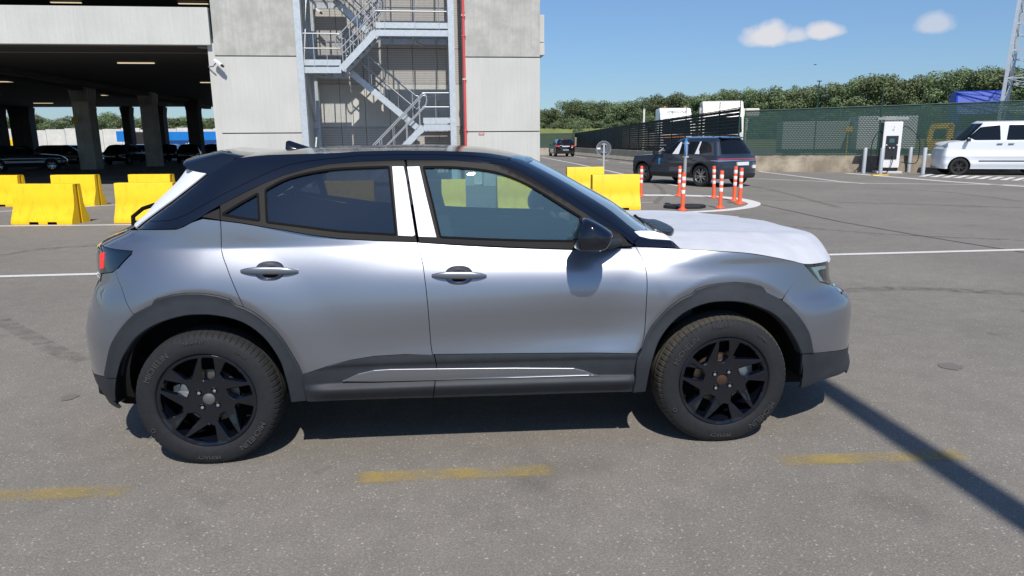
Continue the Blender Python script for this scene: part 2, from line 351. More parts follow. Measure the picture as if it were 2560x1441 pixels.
def make_lower(xfl,xrl):
    ff=pchip(*xfl); fr=pchip(*xrl)
    def P(u,z):
        u=np.asarray(u,float); z=np.asarray(z,float); u,z=np.broadcast_arrays(u,z)
        x=u.copy(); Y=yside(np.clip(u,XA,XB),z)
        t=np.clip((u-XB)/LC,0,1); xe=ff(z); m=u>XB
        xa=bez(t,XB,XB+.72*(xe-XB),xe,xe); Y0=yside(np.clip(xa,XB,3.3),z)
        Yf=bez(t,Y0,Y0,YC-.76*(YC-Y0),YC); x=np.where(m,xa,x); Y=np.where(m,Yf,Y)
        t=np.clip((XA-u)/LC,0,1); xe=fr(z); m=u<XA
        xa=bez(t,XA,XA+.74*(xe-XA),xe,xe); Y0=yside(np.clip(xa,-.6,XA),z)
        Yf=bez(t,Y0,Y0,YC-.74*(YC-Y0),YC); x=np.where(m,xa,x); Y=np.where(m,Yf,Y)
        return np.stack([x,Y,z],-1)
    return P
# greenhouse
XFG=([.95,1.0,1.05,1.1,1.2,1.3,1.4,1.45,1.5,1.54],[2.50,2.43,2.36,2.27,2.133,1.951,1.765,1.66,1.52,1.4])
XRG=([1.05,1.1,1.16,1.22,1.3,1.36,1.42,1.48,1.54],[-.52,-.48,-.442,-.385,-.308,-.254,-.222,-.19,-.16])
GY={-.5:([1.0,1.1,1.2,1.3,1.4,1.45,1.5,1.54],[.03,.06,.10,.158,.225,.265,.325,.40]),
    .2:([1.0,1.1,1.2,1.3,1.4,1.45,1.5,1.54],[.01,.05,.10,.155,.215,.255,.32,.40]),
    1.0:([1.0,1.1,1.2,1.3,1.4,1.45,1.5,1.54],[.062,.100,.142,.186,.235,.262,.33,.42]),
    2.1:([1.0,1.1,1.2,1.3,1.4,1.45,1.5,1.54],[.062,.100,.145,.19,.24,.27,.34,.43])}
_zg=np.arange(.9,1.56,.0025)
_G=np.array([pchip(sorted(GY),[pchip(*GY[x])(z)+(z<1.0)*(-(1.0-z)*.4) for x in sorted(GY)])(_xs) for z in _zg]).T
def ygreen(x,z):
    fx=np.clip((np.asarray(x,float)-_xs[0])/.02,0,len(_xs)-1.001); fz=np.clip((np.asarray(z,float)-.9)/.0025,0,len(_zg)-1.001)
    i=fx.astype(int); j=fz.astype(int); a=fx-i; b=fz-j
    return _G[i,j]*(1-a)*(1-b)+_G[i+1,j]*a*(1-b)+_G[i,j+1]*(1-a)*b+_G[i+1,j+1]*a*b
LG=.7
def make_green(xfg,xrg,cf=.30,cr=.42):
    ff=pchip(*xfg); fr=pchip(*xrg)
    def P(u,z):
        u=np.asarray(u,float); z=np.asarray(z,float); u,z=np.broadcast_arrays(u,z)
        xf=ff(z); xr=fr(z); xb=xf-cf; xa=xr+cr
        x=u.copy(); Y=ygreen(np.clip(u,xa,xb),z)
        t=np.clip((u-xb)/LG,0,1); x1=bez(t,xb,xb+.62*cf,xf-.03,xf); Y0=ygreen(np.clip(x1,xa,xb),z)
        Y1=bez(t,Y0,Y0+.03,Y0+.22,YC); x=np.where(u>xb,x1,x); Y=np.where(u>xb,Y1,Y)
        t=np.clip((xa-u)/LG,0,1); x1=bez(t,xa,xa-.6*cr,xr,xr); Y0=ygreen(np.clip(x1,xa,xb),z)
        Y1=bez(t,Y0,Y0+.0,Y0+.25,YC); x=np.where(u<xa,x1,x); Y=np.where(u<xa,Y1,Y)
        return np.stack([x,Y,z],-1)
    return P
# ---------- concrete stair tower, parking garage, steel stair ----------
def at_depth(px,py,Z): return CAM_P+pray(px,py)*Z
BO=at_depth(1350,352,25.0); BO[2]=0; BR=math.radians(1.5); E1=np.array([math.cos(BR),math.sin(BR),0]); E2=np.array([-math.sin(BR),math.cos(BR),0])
def FP(px,py,b=0.):
    d=pray(px,py); t=((BO-CAM_P)@E2+b)/(d@E2); p=CAM_P+d*t; return float((p-BO)@E1),float(p[2])
def fa(px,b=0.,py=240): return FP(px,py,b)[0]
def fz(py,px=900,b=0.): return FP(px,py,b)[1]
def bw(a,b,z): p=BO+E1*a+E2*b; return (float(p[0]),float(p[1]),float(z))
def conc(name,base,streak=.10,blot=.08,ribs=0,stain=0.):
    m=bpy.data.materials.new(name); m.use_nodes=True; nt=m.node_tree; b=nt.nodes['Principled BSDF']; N=nt.nodes.new; Lk=nt.links.new; b.inputs['Roughness'].default_value=.85; b.inputs['Specular IOR Level'].default_value=.3
    tc=N('ShaderNodeTexCoord'); mp=N('ShaderNodeMapping'); mp.inputs['Scale'].default_value=(14,14,.5); Lk(tc.outputs['Object'],mp.inputs[0])
    n1=N('ShaderNodeTexNoise'); n1.inputs['Scale'].default_value=1; n1.inputs['Detail'].default_value=6; n1.inputs['Roughness'].default_value=.7; Lk(mp.outputs[0],n1.inputs['Vector'])
    n2=N('ShaderNodeTexNoise'); n2.inputs['Scale'].default_value=.7; n2.inputs['Detail'].default_value=5; Lk(tc.outputs['Object'],n2.inputs['Vector'])
    n3=N('ShaderNodeTexNoise'); n3.inputs['Scale'].default_value=22; n3.inputs['Detail'].default_value=4; Lk(tc.outputs['Object'],n3.inputs['Vector'])
    def rng(x,lo,hi,a=.3,bb=.7):
        r=N('ShaderNodeMapRange'); r.inputs[1].default_value=a;r.inputs[2].default_value=bb;r.inputs[3].default_value=lo;r.inputs[4].default_value=hi; Lk(x,r.inputs[0]); return r.outputs[0]
    def mul(x,y): q=N('ShaderNodeMath'); q.operation='MULTIPLY'; Lk(x,q.inputs[0]); Lk(y,q.inputs[1]); return q.outputs[0]
    v=mul(mul(rng(n1.outputs[0],1-streak,1+streak*.5),rng(n2.outputs[0],1-blot,1+blot)),rng(n3.outputs[0],.97,1.03))
    if stain:
        n4=N('ShaderNodeTexNoise'); n4.inputs['Scale'].default_value=1.3; n4.inputs['Detail'].default_value=8; n4.inputs['Roughness'].default_value=.65; Lk(tc.outputs['Object'],n4.inputs['Vector']); v=mul(v,rng(n4.outputs[0],1-stain,1.0,.42,.60))
    if ribs:
        w=N('ShaderNodeTexWave'); w.bands_direction='Z'; w.wave_profile='SAW'; w.inputs['Scale'].default_value=.314/ribs; Lk(tc.outputs['Object'],w.inputs[0]); v=mul(v,rng(w.outputs['Fac'],.55,1.0,.0,.35))
        bp=N('ShaderNodeBump'); bp.inputs['Distance'].default_value=.02; bp.inputs['Strength'].default_value=.4; Lk(w.outputs['Fac'],bp.inputs['Height']); Lk(bp.outputs[0],b.inputs['Normal'])
    hs=N('ShaderNodeHueSaturation'); hs.inputs['Color'].default_value=(*base,1); Lk(v,hs.inputs['Value']); Lk(hs.outputs[0],b.inputs['Base Color']); return m
CONC=conc('pale concrete',(.56,.555,.525),.07,.06); CONC2=conc('weathered concrete',(.50,.495,.46),.12,.09,stain=.20); RIB=conc('ribbed cladding',(.50,.48,.455),.04,.04,ribs=.085); CONCD=conc('shade darkened concrete',(.085,.082,.08))  # CONCD is concrete darkened to paint in the shade between the decks
JOINT=mat('dark joint',(.12,.12,.115),.9)
TW=empty('stair_tower',tuple(BO),BR,'pale concrete stair tower of stacked panels, open bay in its middle',"building")
zj1,zj2,ztop=fz(332),fz(142),11.5
aL,aM,aN=fa(546),fa(757),fa(1163)
def wp(a0,a1,z0,z1,m,b0=0.,b1=.35,name='wall_panel',parent=TW,bev=.012):
    b=MB(); b.box((a0,b0,z0),(a1,b1,z1)); return b.build(name,m,parent,bevel=bev)
g_=.018
for a0,a1 in ((aL,aM),(aN,0.)):
    wp(a0,a1,0,zj1-g_,CONC); wp(a0,a1,zj1+g_,zj2-g_,CONC); wp(a0,a1,zj2+g_,ztop,CONC2)
b=MB(); b.box((aL+.03,.05,0),(aM-.03,.30,ztop-.05)); b.box((aN+.03,.05,0),(-.03,.30,ztop-.05)); b.build('joint_core',JOINT,TW)
D=2.5
b=MB(); b.box((aM-.25,.35,0),(aM,D,ztop)); b.box((aN,.35,0),(aN+.25,D,ztop)); b.build('bay_side_wall',CONC,TW)
b=MB(); b.box((aL,.35,0),(aM-.25,6,ztop)); b.box((aN+.25,.35,0),(0,6,ztop)); b.box((aM-.25,D+.3,0),(aN+.25,6,ztop)); b.build('tower_core',CONC,TW)
for z0,z1,m in ((0,2.1,RIB),(2.115,3.7,CONC),(3.715,5.0,RIB),(5.015,8.2,RIB),(8.215,ztop,CONC)):
    n=6; w=(aN-aM)/n
    for k in range(n): wp(aM+w*k+.008,aM+w*(k+1)-.008,z0,z1,m,D,D+.3,'bay_wall_panel',bev=0)
b=MB(); z0,z1=FP(1352,136)[1],FP(1352,34)[1]; b.box((-.02,.25,z0),(.20,1.6,z0+.42)); b.box((0,.25,z0+.44),(.19,1.5,z1)); b.build('wall_box',CONC,TW,bevel=.01)
b=MB(); b.box((aL-.24,.10,0),(aL-.015,.7,4.85)); b.build('corner_pier',CONC,TW,bevel=.01)
b=MB(); b.box((aL-.62,.25,4.72),(aL-.02,.6,5.02)); b.build('corbel',mat('grey bearing',(.25,.27,.29),.7),TW,bevel=.03)
# garage
GA=empty('parking_garage',tuple(BO),BR,'long open concrete parking garage with dark parking decks and a blank parapet','building')
aE=fa(540); zb0,zb1=FP(300,112)[1],FP(300,17)[1]
wp(-70,aE,zb0,zb1,CONC,-.06,.18,'parapet',GA,.015)
wp(-70,aE-.02,zb0+3.9,zb1+3.9,CONC,-.06,.18,'parapet',GA,.015)
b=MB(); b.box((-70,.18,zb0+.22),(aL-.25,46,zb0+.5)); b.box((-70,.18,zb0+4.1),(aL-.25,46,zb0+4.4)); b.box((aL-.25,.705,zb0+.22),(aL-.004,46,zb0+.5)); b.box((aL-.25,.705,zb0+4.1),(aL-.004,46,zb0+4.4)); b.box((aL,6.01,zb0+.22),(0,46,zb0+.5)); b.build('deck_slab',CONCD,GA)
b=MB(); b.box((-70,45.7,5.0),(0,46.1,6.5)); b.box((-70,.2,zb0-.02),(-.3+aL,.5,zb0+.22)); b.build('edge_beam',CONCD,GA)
cols=[]
for px,Z,w in ((222,43,.95),(382,48,.8),(80,66,.9),(132,68,.8),(335,66,.7),(424,67,.7),(492,56,.9),(4,62,.9),(275,68,.5)):
    p=at_depth(px,355,Z)-BO; a_,b_=float(p@E1),float(p@E2); b_=min(b_,45.0); cols.append((a_,b_,w))
    b=MB(); b.box((a_-w/2,b_-.5,0),(a_+w/2,b_+.5,zb0+.22)); b.add([(a_-w/2,b_-.5,4.1),(a_+w/2,b_-.5,4.1),(a_+w/2,b_+.5,4.1),(a_-w/2,b_+.5,4.1),(a_-w/2-.12,b_-.5,4.9),(a_+w/2+.12,b_-.5,4.9),(a_+w/2+.12,b_+.5,4.9),(a_-w/2-.12,b_+.5,4.9)],[(0,1,5,4),(1,2,6,5),(2,3,7,6),(3,0,4,7),(4,5,6,7)])
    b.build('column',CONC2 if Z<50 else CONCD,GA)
for a_,b_,w in cols[:2]+cols[7:8]:
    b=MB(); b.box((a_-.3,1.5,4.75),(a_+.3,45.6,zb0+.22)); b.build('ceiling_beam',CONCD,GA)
b=MB(); b.tube([(-70,4,5.02),(aL-.3,4,5.02)],.05,8); b.build('sprinkler_pipe',mat('galvanised pipe',(.3,.31,.32),.5,.6),GA)
for px,py in ((200,300),): 
    p=at_depth(px,py,42.2); b=MB(); q=p-BO; b.box((q@E1-.18,q@E2-.62,p[2]-.12),(q@E1+.18,q@E2-.58,p[2]+.14)); b.build('column_plate',mat('dull yellow plate',(.5,.4,.02),.6),GA)
LAMP=mat('warm strip lamp',(.8,.75,.6),.5,em=(1,.82,.55),ems=.62)
for i,(px,py,z) in enumerate(((340,157,zb0+.2),(281,238,zb0+.2),(108,258,zb0+.2),(24,204,zb0+.2),(535,206,zb0+.2),(448,260,zb0+.2),(533,271,zb0+.2),(235,270,zb0+.2),(165,6,zb0+4.0),(483,9,zb0+4.0))):
    p=at_z(px,py,z); L_=['wide warm strip light nearest the parapet under the lower deck','warm strip light right of the near garage column','warm strip light seen left over the yellow container','warm strip light cut by the left picture edge','warm strip light beside the tower corner, upper one','warm strip light over the blue container','lowest warm strip light beside the tower corner','small faint strip light just right of the near column','left warm strip light on the upper deck','right warm strip light on the upper deck'][i]
    b=MB(); b.box((-.75,-.07,-.04),(.75,.07,.0)); o=b.build('strip_light',LAMP,bevel=.01,loc=(float(p[0]),float(p[1]),z)); o.rotation_euler=(0,0,BR); tag(o,L_,'light','strip lights under the garage decks')
# red pipe, sign, cameras
RED=mat('red pipe paint',(.62,.09,.09),.45)
def wthing(name,label,cat,a,b,z,group=None): return empty(name,bw(a,b,z),BR,label,cat,group)
t=wthing('fire_pipe','tall red standpipe running up the edge of the tower bay','pipe',fa(1162),-.03,0); b=MB(); b.tube([(0,0,0),(0,0,11)],.048,14); b.build('pipe',RED,t,smooth=60)
b=MB(); b.tube([(0,0,fz(27)),(0,0,fz(42))],.062,14); b.build('coupling',RED,t,smooth=60)
for y in (38,90,200,330): b=MB(); b.box((-.07,-.055,fz(y)),(.07,.06,fz(y)+.04)); b.build('pipe_bracket',mat('white clamp',(.6,.6,.6),.5) if y in(38,200) else RED,t)
t=wthing('wall_sign','tiny red sign fixed low on the tower wall right of the pipe','sign',fa(1202),-.012,fz(337)); b=MB(); b.box((-.10,-.006,-.04),(.10,.006,.04)); b.build('plate',RED,t)
b=MB(); 
for k in range(3): b.box((-.07,-.009,.018-k*.022),(.07,-.007,.028-k*.022))
b.build('sign_text',mat('white marks',(.8,.75,.75),.5),t)
def cctv(label,a,b0,z,rz,s=1.):
    t=wthing('security_camera',label,'camera',a,b0,z,'security cameras on the tower'); W_=mat('white camera shell',(.75,.76,.76),.4)
    b=MB(); b.tube([(-.38*s,.15,-.12*s),(-.18*s,.0,-.12*s),(-.06*s,-.1,-.03*s),(0,-.1,0)],.02*s,8); b.build('bracket',mat('grey metal arm',(.3,.32,.33),.5,.5),t,smooth=60)
    b=MB(); c,s_=math.cos(rz),math.sin(rz); b.bar((-.10*s,-.1,.08*s),(.14*s,-.16,-.10*s),.12*s,.10*s); b.build('housing',W_,t,bevel=.02*s); b=MB(); b.bar((.14*s,-.16,-.10*s),(.20*s,-.175,-.145*s),.08*s,.07*s); b.build('lens',RUBB,t); return t
RUBB=mat('black rubber',(.015,.015,.016),.7)
cctv('white security camera on an arm at the left tower corner',fa(556),-.1,fz(158,556),0.)
cctv('white security camera high inside the stair bay, left side',fa(806,1.8),1.9,fz(26,806,1.8),.4,.9)
# steel stair
GALV=mat('galvanised steel',(.54,.585,.62),.5,.35,noise=(9,.10)); GALVT=mat('galvanised rail',(.46,.48,.50),.45,.6)
ST_=empty('steel_staircase',bw(0,0,0),BR,'galvanised steel zigzag staircase with tube handrails in the tower bay','staircase')
def st(name,b,m=GALV,sm=0): return b.build(name,m,ST_,smooth=sm)
fb,rb_,mid=-.08,2.0,.98
xl0,xl1=fa(747,fb),fa(766,fb); xr0,xr1=fa(1124,fb),fa(1139,fb)
for a0,a1,bb in ((xl0+.03,xl1,fb),(xr0,xr1,fb),(fa(778,rb_),fa(797,rb_),rb_),(fa(1122,rb_),fa(1135,rb_),rb_)):
    b=MB(); b.box((a0,bb-.11,0),(a1,bb-.09,11)); b.box((a0,bb+.09,0),(a1,bb+.11,11)); b.box(((a0+a1)/2-.008,bb-.09,0),((a0+a1)/2+.008,bb+.09,11)); b.box((a0,bb-.11,0),(a0+.006,bb+.11,11)); st('post',b)
# side frame bracing
xa=(xl0+xl1)/2+.1
for z0,z1 in ((0,2.15),(4.2,2.2),(4.2,7.7),(11,7.8)):
    b=MB(); b.bar((xa,fb,z0),(xa,rb_,z1),.07,.05); st('side_brace',b)
for z0,z1 in ((2.1,.1),(2.2,5.4),(9.2,5.6)):
    b=MB(); b.bar((xr0+.05,fb,z0),(xr0+.05,rb_,z1),.07,.05); st('side_brace',b)
zL1,zR1,zR0=FP(800,168)[1],FP(1040,76)[1],FP(1080,312)[1]; h_=zR1-zL1; zL2=zL1+2*h_; zR2=zR1+2*h_
aA0,aA1=fa(857,fb),fa(948,fb); aC1=fa(1056,fb); slopeA=h_/(aA1-aA0); aL_=xl1
def channel(p,q,bb,h=.20): b=MB(); b.bar(p,q,.07,h); return b
def landing(a0,a1,z,posts,left):
    for bb in (fb,rb_,):
        b=MB(); b.bar((a0,bb,z-.11),(a1,bb,z-.11),.06,.20); st('landing_beam',b)
        b=MB(); b.box((a0,bb-.012,z+.045),(a1,bb+.004,z+.235)); st('toe_plate',b)
    b=MB(); b.box((a0,fb+.04,z-.03),(a1,1.1,z)); nb=int((a1-a0)/.045)
    for k in range(nb+1): b.box((a0+(a1-a0)*k/nb-.004,1.1,z-.016),(a0+(a1-a0)*k/nb+.004,rb_-.04,z))
    st('landing_grating',b,mat('dark grating',(.22,.24,.26),.6,.4))
    for k in range(3): aa=a0+(a1-a0)*(k+.5)/3; b=MB(); b.bar((aa,fb,z-.10),(aa,rb_,z-.10),.05,.10); st('cross_beam',b)
def rails(pts,bb,posts,zb):
    """pts: rail path (a,z) at 1.05 m above walking line"""
    for dz in (1.08,.60):
        b=MB(); b.tube([(a,bb,z+dz) for a,z in pts],.024,8); st('handrail',b,GALVT,60)
    for a,z in posts: b=MB(); b.tube([(a,bb,z-.05),(a,bb,z+1.08)],.016,6); st('rail_post',b,GALVT,60)
def flight(a0,z0,a1,z1,b0,b1):
    n=int(abs(z1-z0)/.185)
    for bb in (b0,b1):
        b=MB(); b.bar((a0,bb,z0-.08),(a1,bb,z1-.08),.05,.22); st('stringer',b)
    for k in range(1,n):
        t=k/n; a=a0+(a1-a0)*t; z=z0+(z1-z0)*t; b=MB(); b.box((a-.13,b0+.03,z-.03),(a+.13,b1-.03,z+.0)); b.box((a-.13*(1 if a1>a0 else -1)-.01,b0+.03,z-.07),(a-.13*(1 if a1>a0 else -1)+.01,b1-.03,z-.03)); st('tread',b,mat('dark grating',(.22,.24,.26),.6,.4))
    for bb in (b0,b1):
        pl=[(a0+(a1-a0)*t,z0+(z1-z0)*t) for t in (.06,.28,.5,.72,.94)]
        e=.12*(1 if a1>a0 else -1)
        for dz in (1.05,.58): b=MB(); b.tube([(a0,bb,z0+dz),(a1,bb,z1+dz)],.024,8); st('handrail',b,GALVT,60)
        for (aa,zz,sg) in ((a0,z0,-1),(a1,z1,1)):
            b=MB(); b.tube([(aa+sg*e*math.sin(math.pi*k/8)*1.2,bb,zz+.815+.235*math.cos(math.pi*k/8)+sg*(z1-z0)/(a1-a0)*sg*e*math.sin(math.pi*k/8)*.5) for k in range(9)],.024,8); st('rail_end_loop',b,GALVT,60)
        for a,z in pl: b=MB(); b.tube([(a,bb,z),(a,bb,z+1.05)],.016,6); st('rail_post',b,GALVT,60)
FB0,FB1,RB0,RB1=fb,.90,1.05,rb_
for k in range(2):
    dz=2*h_*k
    landing(aL_,aA0,zL1+dz,0,True); landing(aA1,xr0,zR1+dz,0,False)
    rails([(aL_+.02,zL1+dz),(aA0,zL1+dz)],fb-.0,[(aL_+.35,zL1+dz),(aA0-.45,zL1+dz)],0); rails([(aA1,zR1+dz),(xr0-.03,zR1+dz)],fb,[(aA1+.3,zR1+dz),((aA1+xr0)/2+.1,zR1+dz),(xr0-.3,zR1+dz)],0)
    rails([(aA1,zR1+dz),(xr0-.03,zR1+dz)],rb_,[((aA1+xr0)/2,zR1+dz)],0); rails([(aL_+.02,zL1+dz),(aA0,zL1+dz)],rb_,[((aL_+aA0)/2,zL1+dz)],0)
    flight(aA0,zL1+dz,aA1,zR1+dz,FB0,FB1)
aB0=fa(880,RB0); landing(aC1,xr0,zR0,0,False); rails([(aC1,zR0),(xr0-.03,zR0)],fb,[(aC1+.45,zR0)],0); rails([(aC1,zR0),(xr0-.03,zR0)],rb_,[(aC1+.45,zR0)],0)
flight(fa(1040,RB0),zR0,aB0,zL1,RB0,RB1)                      # back flight down to the low landing
flight(fa(940,RB0),zR1,fa(850,RB0),zL2,RB0,RB1)              # back flight up from the middle landing
flight(aC1-(zR0)/slopeA,.02,aC1,zR0,FB0,FB1)                  # front flight from the ground
for nm,px,py,bb in (('left',790,183,1.2),('right',1050,93,1.3)):
    pass
for lab,a,bb,z in (('small tube light under the left stair landing',fa(800,.6),.6,zL1-.22),('small tube light under the upper right stair landing',fa(1050,.7),.7,zR1-.34)):
    t=wthing('stair_light',lab,'light',a,bb,z,'tube lights under the stair landings'); b=MB(); b.bar((-.12,-.25,.02),(.14,.3,-.02),.07,.06); b.build('lamp_body',mat('pale lamp housing',(.5,.48,.44),.5),t,bevel=.012); b=MB(); b.tube([(0,0,.02),(0,0,.16)],.012,6); b.build('hanger',GALV,t)

# ---------- markings, barriers, posts, fences, charger ----------
def paint(name,base,wear=.25,sc=30): 
    m=mat(name,base,.75,noise=(sc,wear,8)); return m
WHITE=paint('worn white road paint',(.62,.61,.58),.18)
def strip(name,pts,w,h,m=WHITE,label=None):
    """painted line along ground points"""
    b=MB(); P=[np.array([p[0],p[1],0.]) for p in pts]; L_=[];R_=[]
    for i,p in enumerate(P):
        d=(P[min(i+1,len(P)-1)]-P[max(i-1,0)]); d/=np.linalg.norm(d); n=np.array([-d[1],d[0],0]); ww=w[i] if isinstance(w,(list,tuple)) else w; L_.append(p+n*ww/2+[0,0,h]); R_.append(p-n*ww/2+[0,0,h])
    for i in range(len(P)-1): b.quad(R_[i],R_[i+1],L_[i+1],L_[i])
    o=b.build(name,m,fixn=False); return tag(o,kind='structure')
def gp(*l): return [at_z(x,y,0.)[:2] for x,y in l]
# the long lines
a,b_=gp((0,692),(2560,625)); d=(b_-a)/np.linalg.norm(b_-a); strip('road_marking',[a-d*12,b_+d*14],.125,.004)
a,b_=gp((0,566),(300,563)); d=(b_-a)/np.linalg.norm(b_-a); strip('road_marking',[a-d*14,a+d*9.0],.13,.004)
a,b_=gp((255,515),(290,513)); d=(b_-a)/np.linalg.norm(b_-a); strip('road_marking',[a-d*14,a+d*14.0],.13,.004)
a,b_=gp((170,444),(320,443)); strip('road_marking',[a-(b_-a)*2,b_],.16,.004)
a,b_=gp((235,452),(440,462)); strip('road_marking',[a,a+(b_-a)*.4],.14,.004)
strip('road_marking',gp((1352,393),(1440,410),(1520,427.5),(1600,446),(1640,455),(1700,466)),.16,.004)
strip('road_marking',gp((1700,449),(1900,447.5),(2161,459),(2510,462.5),(2620,466)),.14,.004)
strip('road_marking',gp((1880,427.5),(1990,441),(2100,455),(2161,460)),.17,.008)
strip('road_marking',gp((2116,433.4),(2230,443),(2378,455),(2580,468)),.30,.004)
a,b_=gp((2116,434.5),(2620,437)); strip('road_marking',gp((2150,434.5),(2330,434.2)),.1,.008)
# hatched bay
for k in range(10):
    x=2300+k*29
    p=gp((x+24,436.2+k*1.1),(x+38,436.5+k*1.15),(x+12,442.6+k*1.25),(x-6,442.2+k*1.2)); b=MB(); b.add([(q[0],q[1],.008) for q in p],[(0,1,2,3)]); tag(b.build('road_marking',WHITE),kind='structure')
# teardrop island outline
isl_o=spl([(1602,487),(1700,487.5),(1790,490.5),(1850,496),(1888,503.5),(1902,510.5),(1886,519),(1830,527),(1760,531.5),(1650,536),(1560,541)],4); isl_i=spl([(1602,490.5),(1700,491),(1785,494.5),(1840,501),(1866,507.5),(1869,512),(1850,518.5),(1800,524.5),(1740,528.5),(1650,532.5),(1560,537)],4)
go,gi=gp(*isl_o),gp(*isl_i); b=MB(); n=min(len(go),len(gi)); b.add([(p[0],p[1],.004) for p in go[:n]]+[(p[0],p[1],.004) for p in gi[:n]],[(i,i+1,n+i+1,n+i) for i in range(n-1)]); tag(b.build('road_marking',WHITE),kind='structure')
strip('road_marking',gp((1603,507),(1632,506.2)),.07,.004)
for p in (((1420,388.5),(1437,391)),((1438,391.4),(1466,395.8)),((1493,398.7),(1521,402.8)),((1548,406),(1604,412.5))): strip('road_marking',gp(*p),.14,.004)
# worn yellow dashes by the car
def worn_yellow():
    m=bpy.data.materials.new('worn yellow paint'); m.use_nodes=True; nt=m.node_tree; b=nt.nodes['Principled BSDF']; N=nt.nodes.new; Lk=nt.links.new; b.inputs['Base Color'].default_value=(.47,.34,.08,1); b.inputs['Roughness'].default_value=.85
    tc=N('ShaderNodeTexCoord'); n=N('ShaderNodeTexNoise'); n.inputs['Scale'].default_value=55; n.inputs['Detail'].default_value=6; n.inputs['Roughness'].default_value=.75; Lk(tc.outputs['Object'],n.inputs['Vector'])
    n2=N('ShaderNodeTexNoise'); n2.inputs['Scale'].default_value=3.5; n2.inputs['Detail'].default_value=4; Lk(tc.outputs['Object'],n2.inputs['Vector'])
    g=N('ShaderNodeTexCoord'); sx=N('ShaderNodeSeparateXYZ'); Lk(g.outputs['UV'],sx.inputs[0])
    def M_(op,a,b_=None,v=None):
        q=N('ShaderNodeMath'); q.operation=op; Lk(a,q.inputs[0]); 
        if b_ is not None: Lk(b_,q.inputs[1])
        elif v is not None: q.inputs[1].default_value=v
        return q.outputs[0]
    edge=M_('MULTIPLY',M_('SUBTRACT',M_('ABSOLUTE',M_('SUBTRACT',sx.outputs[1],v=.5)),v=.5),v=-5.0)   # fades to the sides
    edx=M_('MULTIPLY',M_('SUBTRACT',M_('ABSOLUTE',M_('SUBTRACT',sx.outputs[0],v=.5)),v=.5),v=-14.0)
    s=M_('ADD',M_('ADD',n.outputs['Fac'],n2.outputs['Fac']),M_('MINIMUM',M_('MINIMUM',edge,edx),v=1.0) if False else None,v=0.0)
    mn=N('ShaderNodeMath'); mn.operation='MINIMUM'; Lk(edge,mn.inputs[0]); Lk(edx,mn.inputs[1]); mn2=N('ShaderNodeMath'); mn2.operation='MINIMUM'; Lk(mn.outputs[0],mn2.inputs[0]); mn2.inputs[1].default_value=1
    r=N('ShaderNodeMapRange'); r.inputs[1].default_value=.76; r.inputs[2].default_value=1.16; r.inputs[3].default_value=0; r.inputs[4].default_value=.5; Lk(s,r.inputs[0]); al=M_('MULTIPLY',r.outputs[0],mn2.outputs[0]); Lk(al,b.inputs['Alpha']); return m
YW=worn_yellow()
for (x0,x1,y,tilt) in ((.70,1.66,-.20,-.012),(2.74,3.72,-.225,-.03),(-1.30,-.28,-.215,.0)):
    me=bpy.data.meshes.new('road_marking'); me.from_pydata([(x0,y-.065,.004),(x1,y-.065+tilt,.004),(x1,y+.065+tilt,.004),(x0,y+.065,.004)],[],[(0,1,2,3)]); uv=me.uv_layers.new(); 
    for i,c in enumerate(((0,0),(1,0),(1,1),(0,1))): uv.data[i].uv=c
    me.materials.append(YW); o=bpy.data.objects.new('road_marking',me); COL.objects.link(o); tag(o,kind='structure')
# dark seams and tyre marks
SEAMM=mat('dark tar seam',(.055,.053,.05),.8,noise=(8,.3))
def seam(pts,w,alpha=None): o=strip('asphalt_seam',gp(*pts),w,.0025,SEAMM); return o
seam([(1903,512),(2100,555),(2300,590),(2560,632)],.05); seam([(1900,500),(2560,520)],.03); seam([(1400,402),(1480,410),(1590,418)],.10); seam([(1440,414),(1600,424)],.06); seam([(1290,438),(1430,452)],.05)
def tyre_mark(pts,w,a=.35):
    m=mat('faint tyre rubber %d'%int(a*100),(.05,.048,.045),.85); m.node_tree.nodes['Principled BSDF'].inputs['Alpha'].default_value=a; nt=m.node_tree
    if not m.get('done'):
        m['done']=1; tc=nt.nodes.new('ShaderNodeTexCoord'); n=nt.nodes.new('ShaderNodeTexNoise'); n.inputs['Scale'].default_value=9; n.inputs['Detail'].default_value=7; nt.links.new(tc.outputs['Object'],n.inputs['Vector']); r=nt.nodes.new('ShaderNodeMapRange'); r.inputs[1].default_value=.35; r.inputs[2].default_value=.7; r.inputs[3].default_value=0; r.inputs[4].default_value=a; nt.links.new(n.outputs['Fac'],r.inputs[0]); nt.links.new(r.outputs[0],nt.nodes['Principled BSDF'].inputs['Alpha'])
    return strip('tyre_mark',spl([tuple(p) for p in gp(*pts)],6),w,.0032,m)
tyre_mark([(1900,560),(2200,585),(2560,602)],.16); tyre_mark([(1980,735),(2250,722),(2560,735)],.20,.35); tyre_mark([(0,640),(120,622),(300,612)],.18); tyre_mark([(0,800),(90,850),(200,905)],.14,.25)
tyre_mark([(1500,412),(1700,440),(1900,470),(2100,520)],.18); tyre_mark([(1400,415),(1560,430),(1650,470),(1640,510)],.16); tyre_mark([(2150,470),(2350,480),(2560,505)],.2)
for (px,py,r_) in ((172,995,.055),(2378,917,.08)):
    c=at_z(px,py,0); R_=random.Random(px); b=MB(); b.add([(c[0]+r_*R_.uniform(.6,1.2)*math.cos(2*math.pi*k/14),c[1]+r_*R_.uniform(.6,1.2)*math.sin(2*math.pi*k/14),.0036) for k in range(14)],[tuple(range(14))]); tag(b.build('oil_stain',mat('oil stain',(.15,.135,.12),.8),fixn=False),kind='structure')
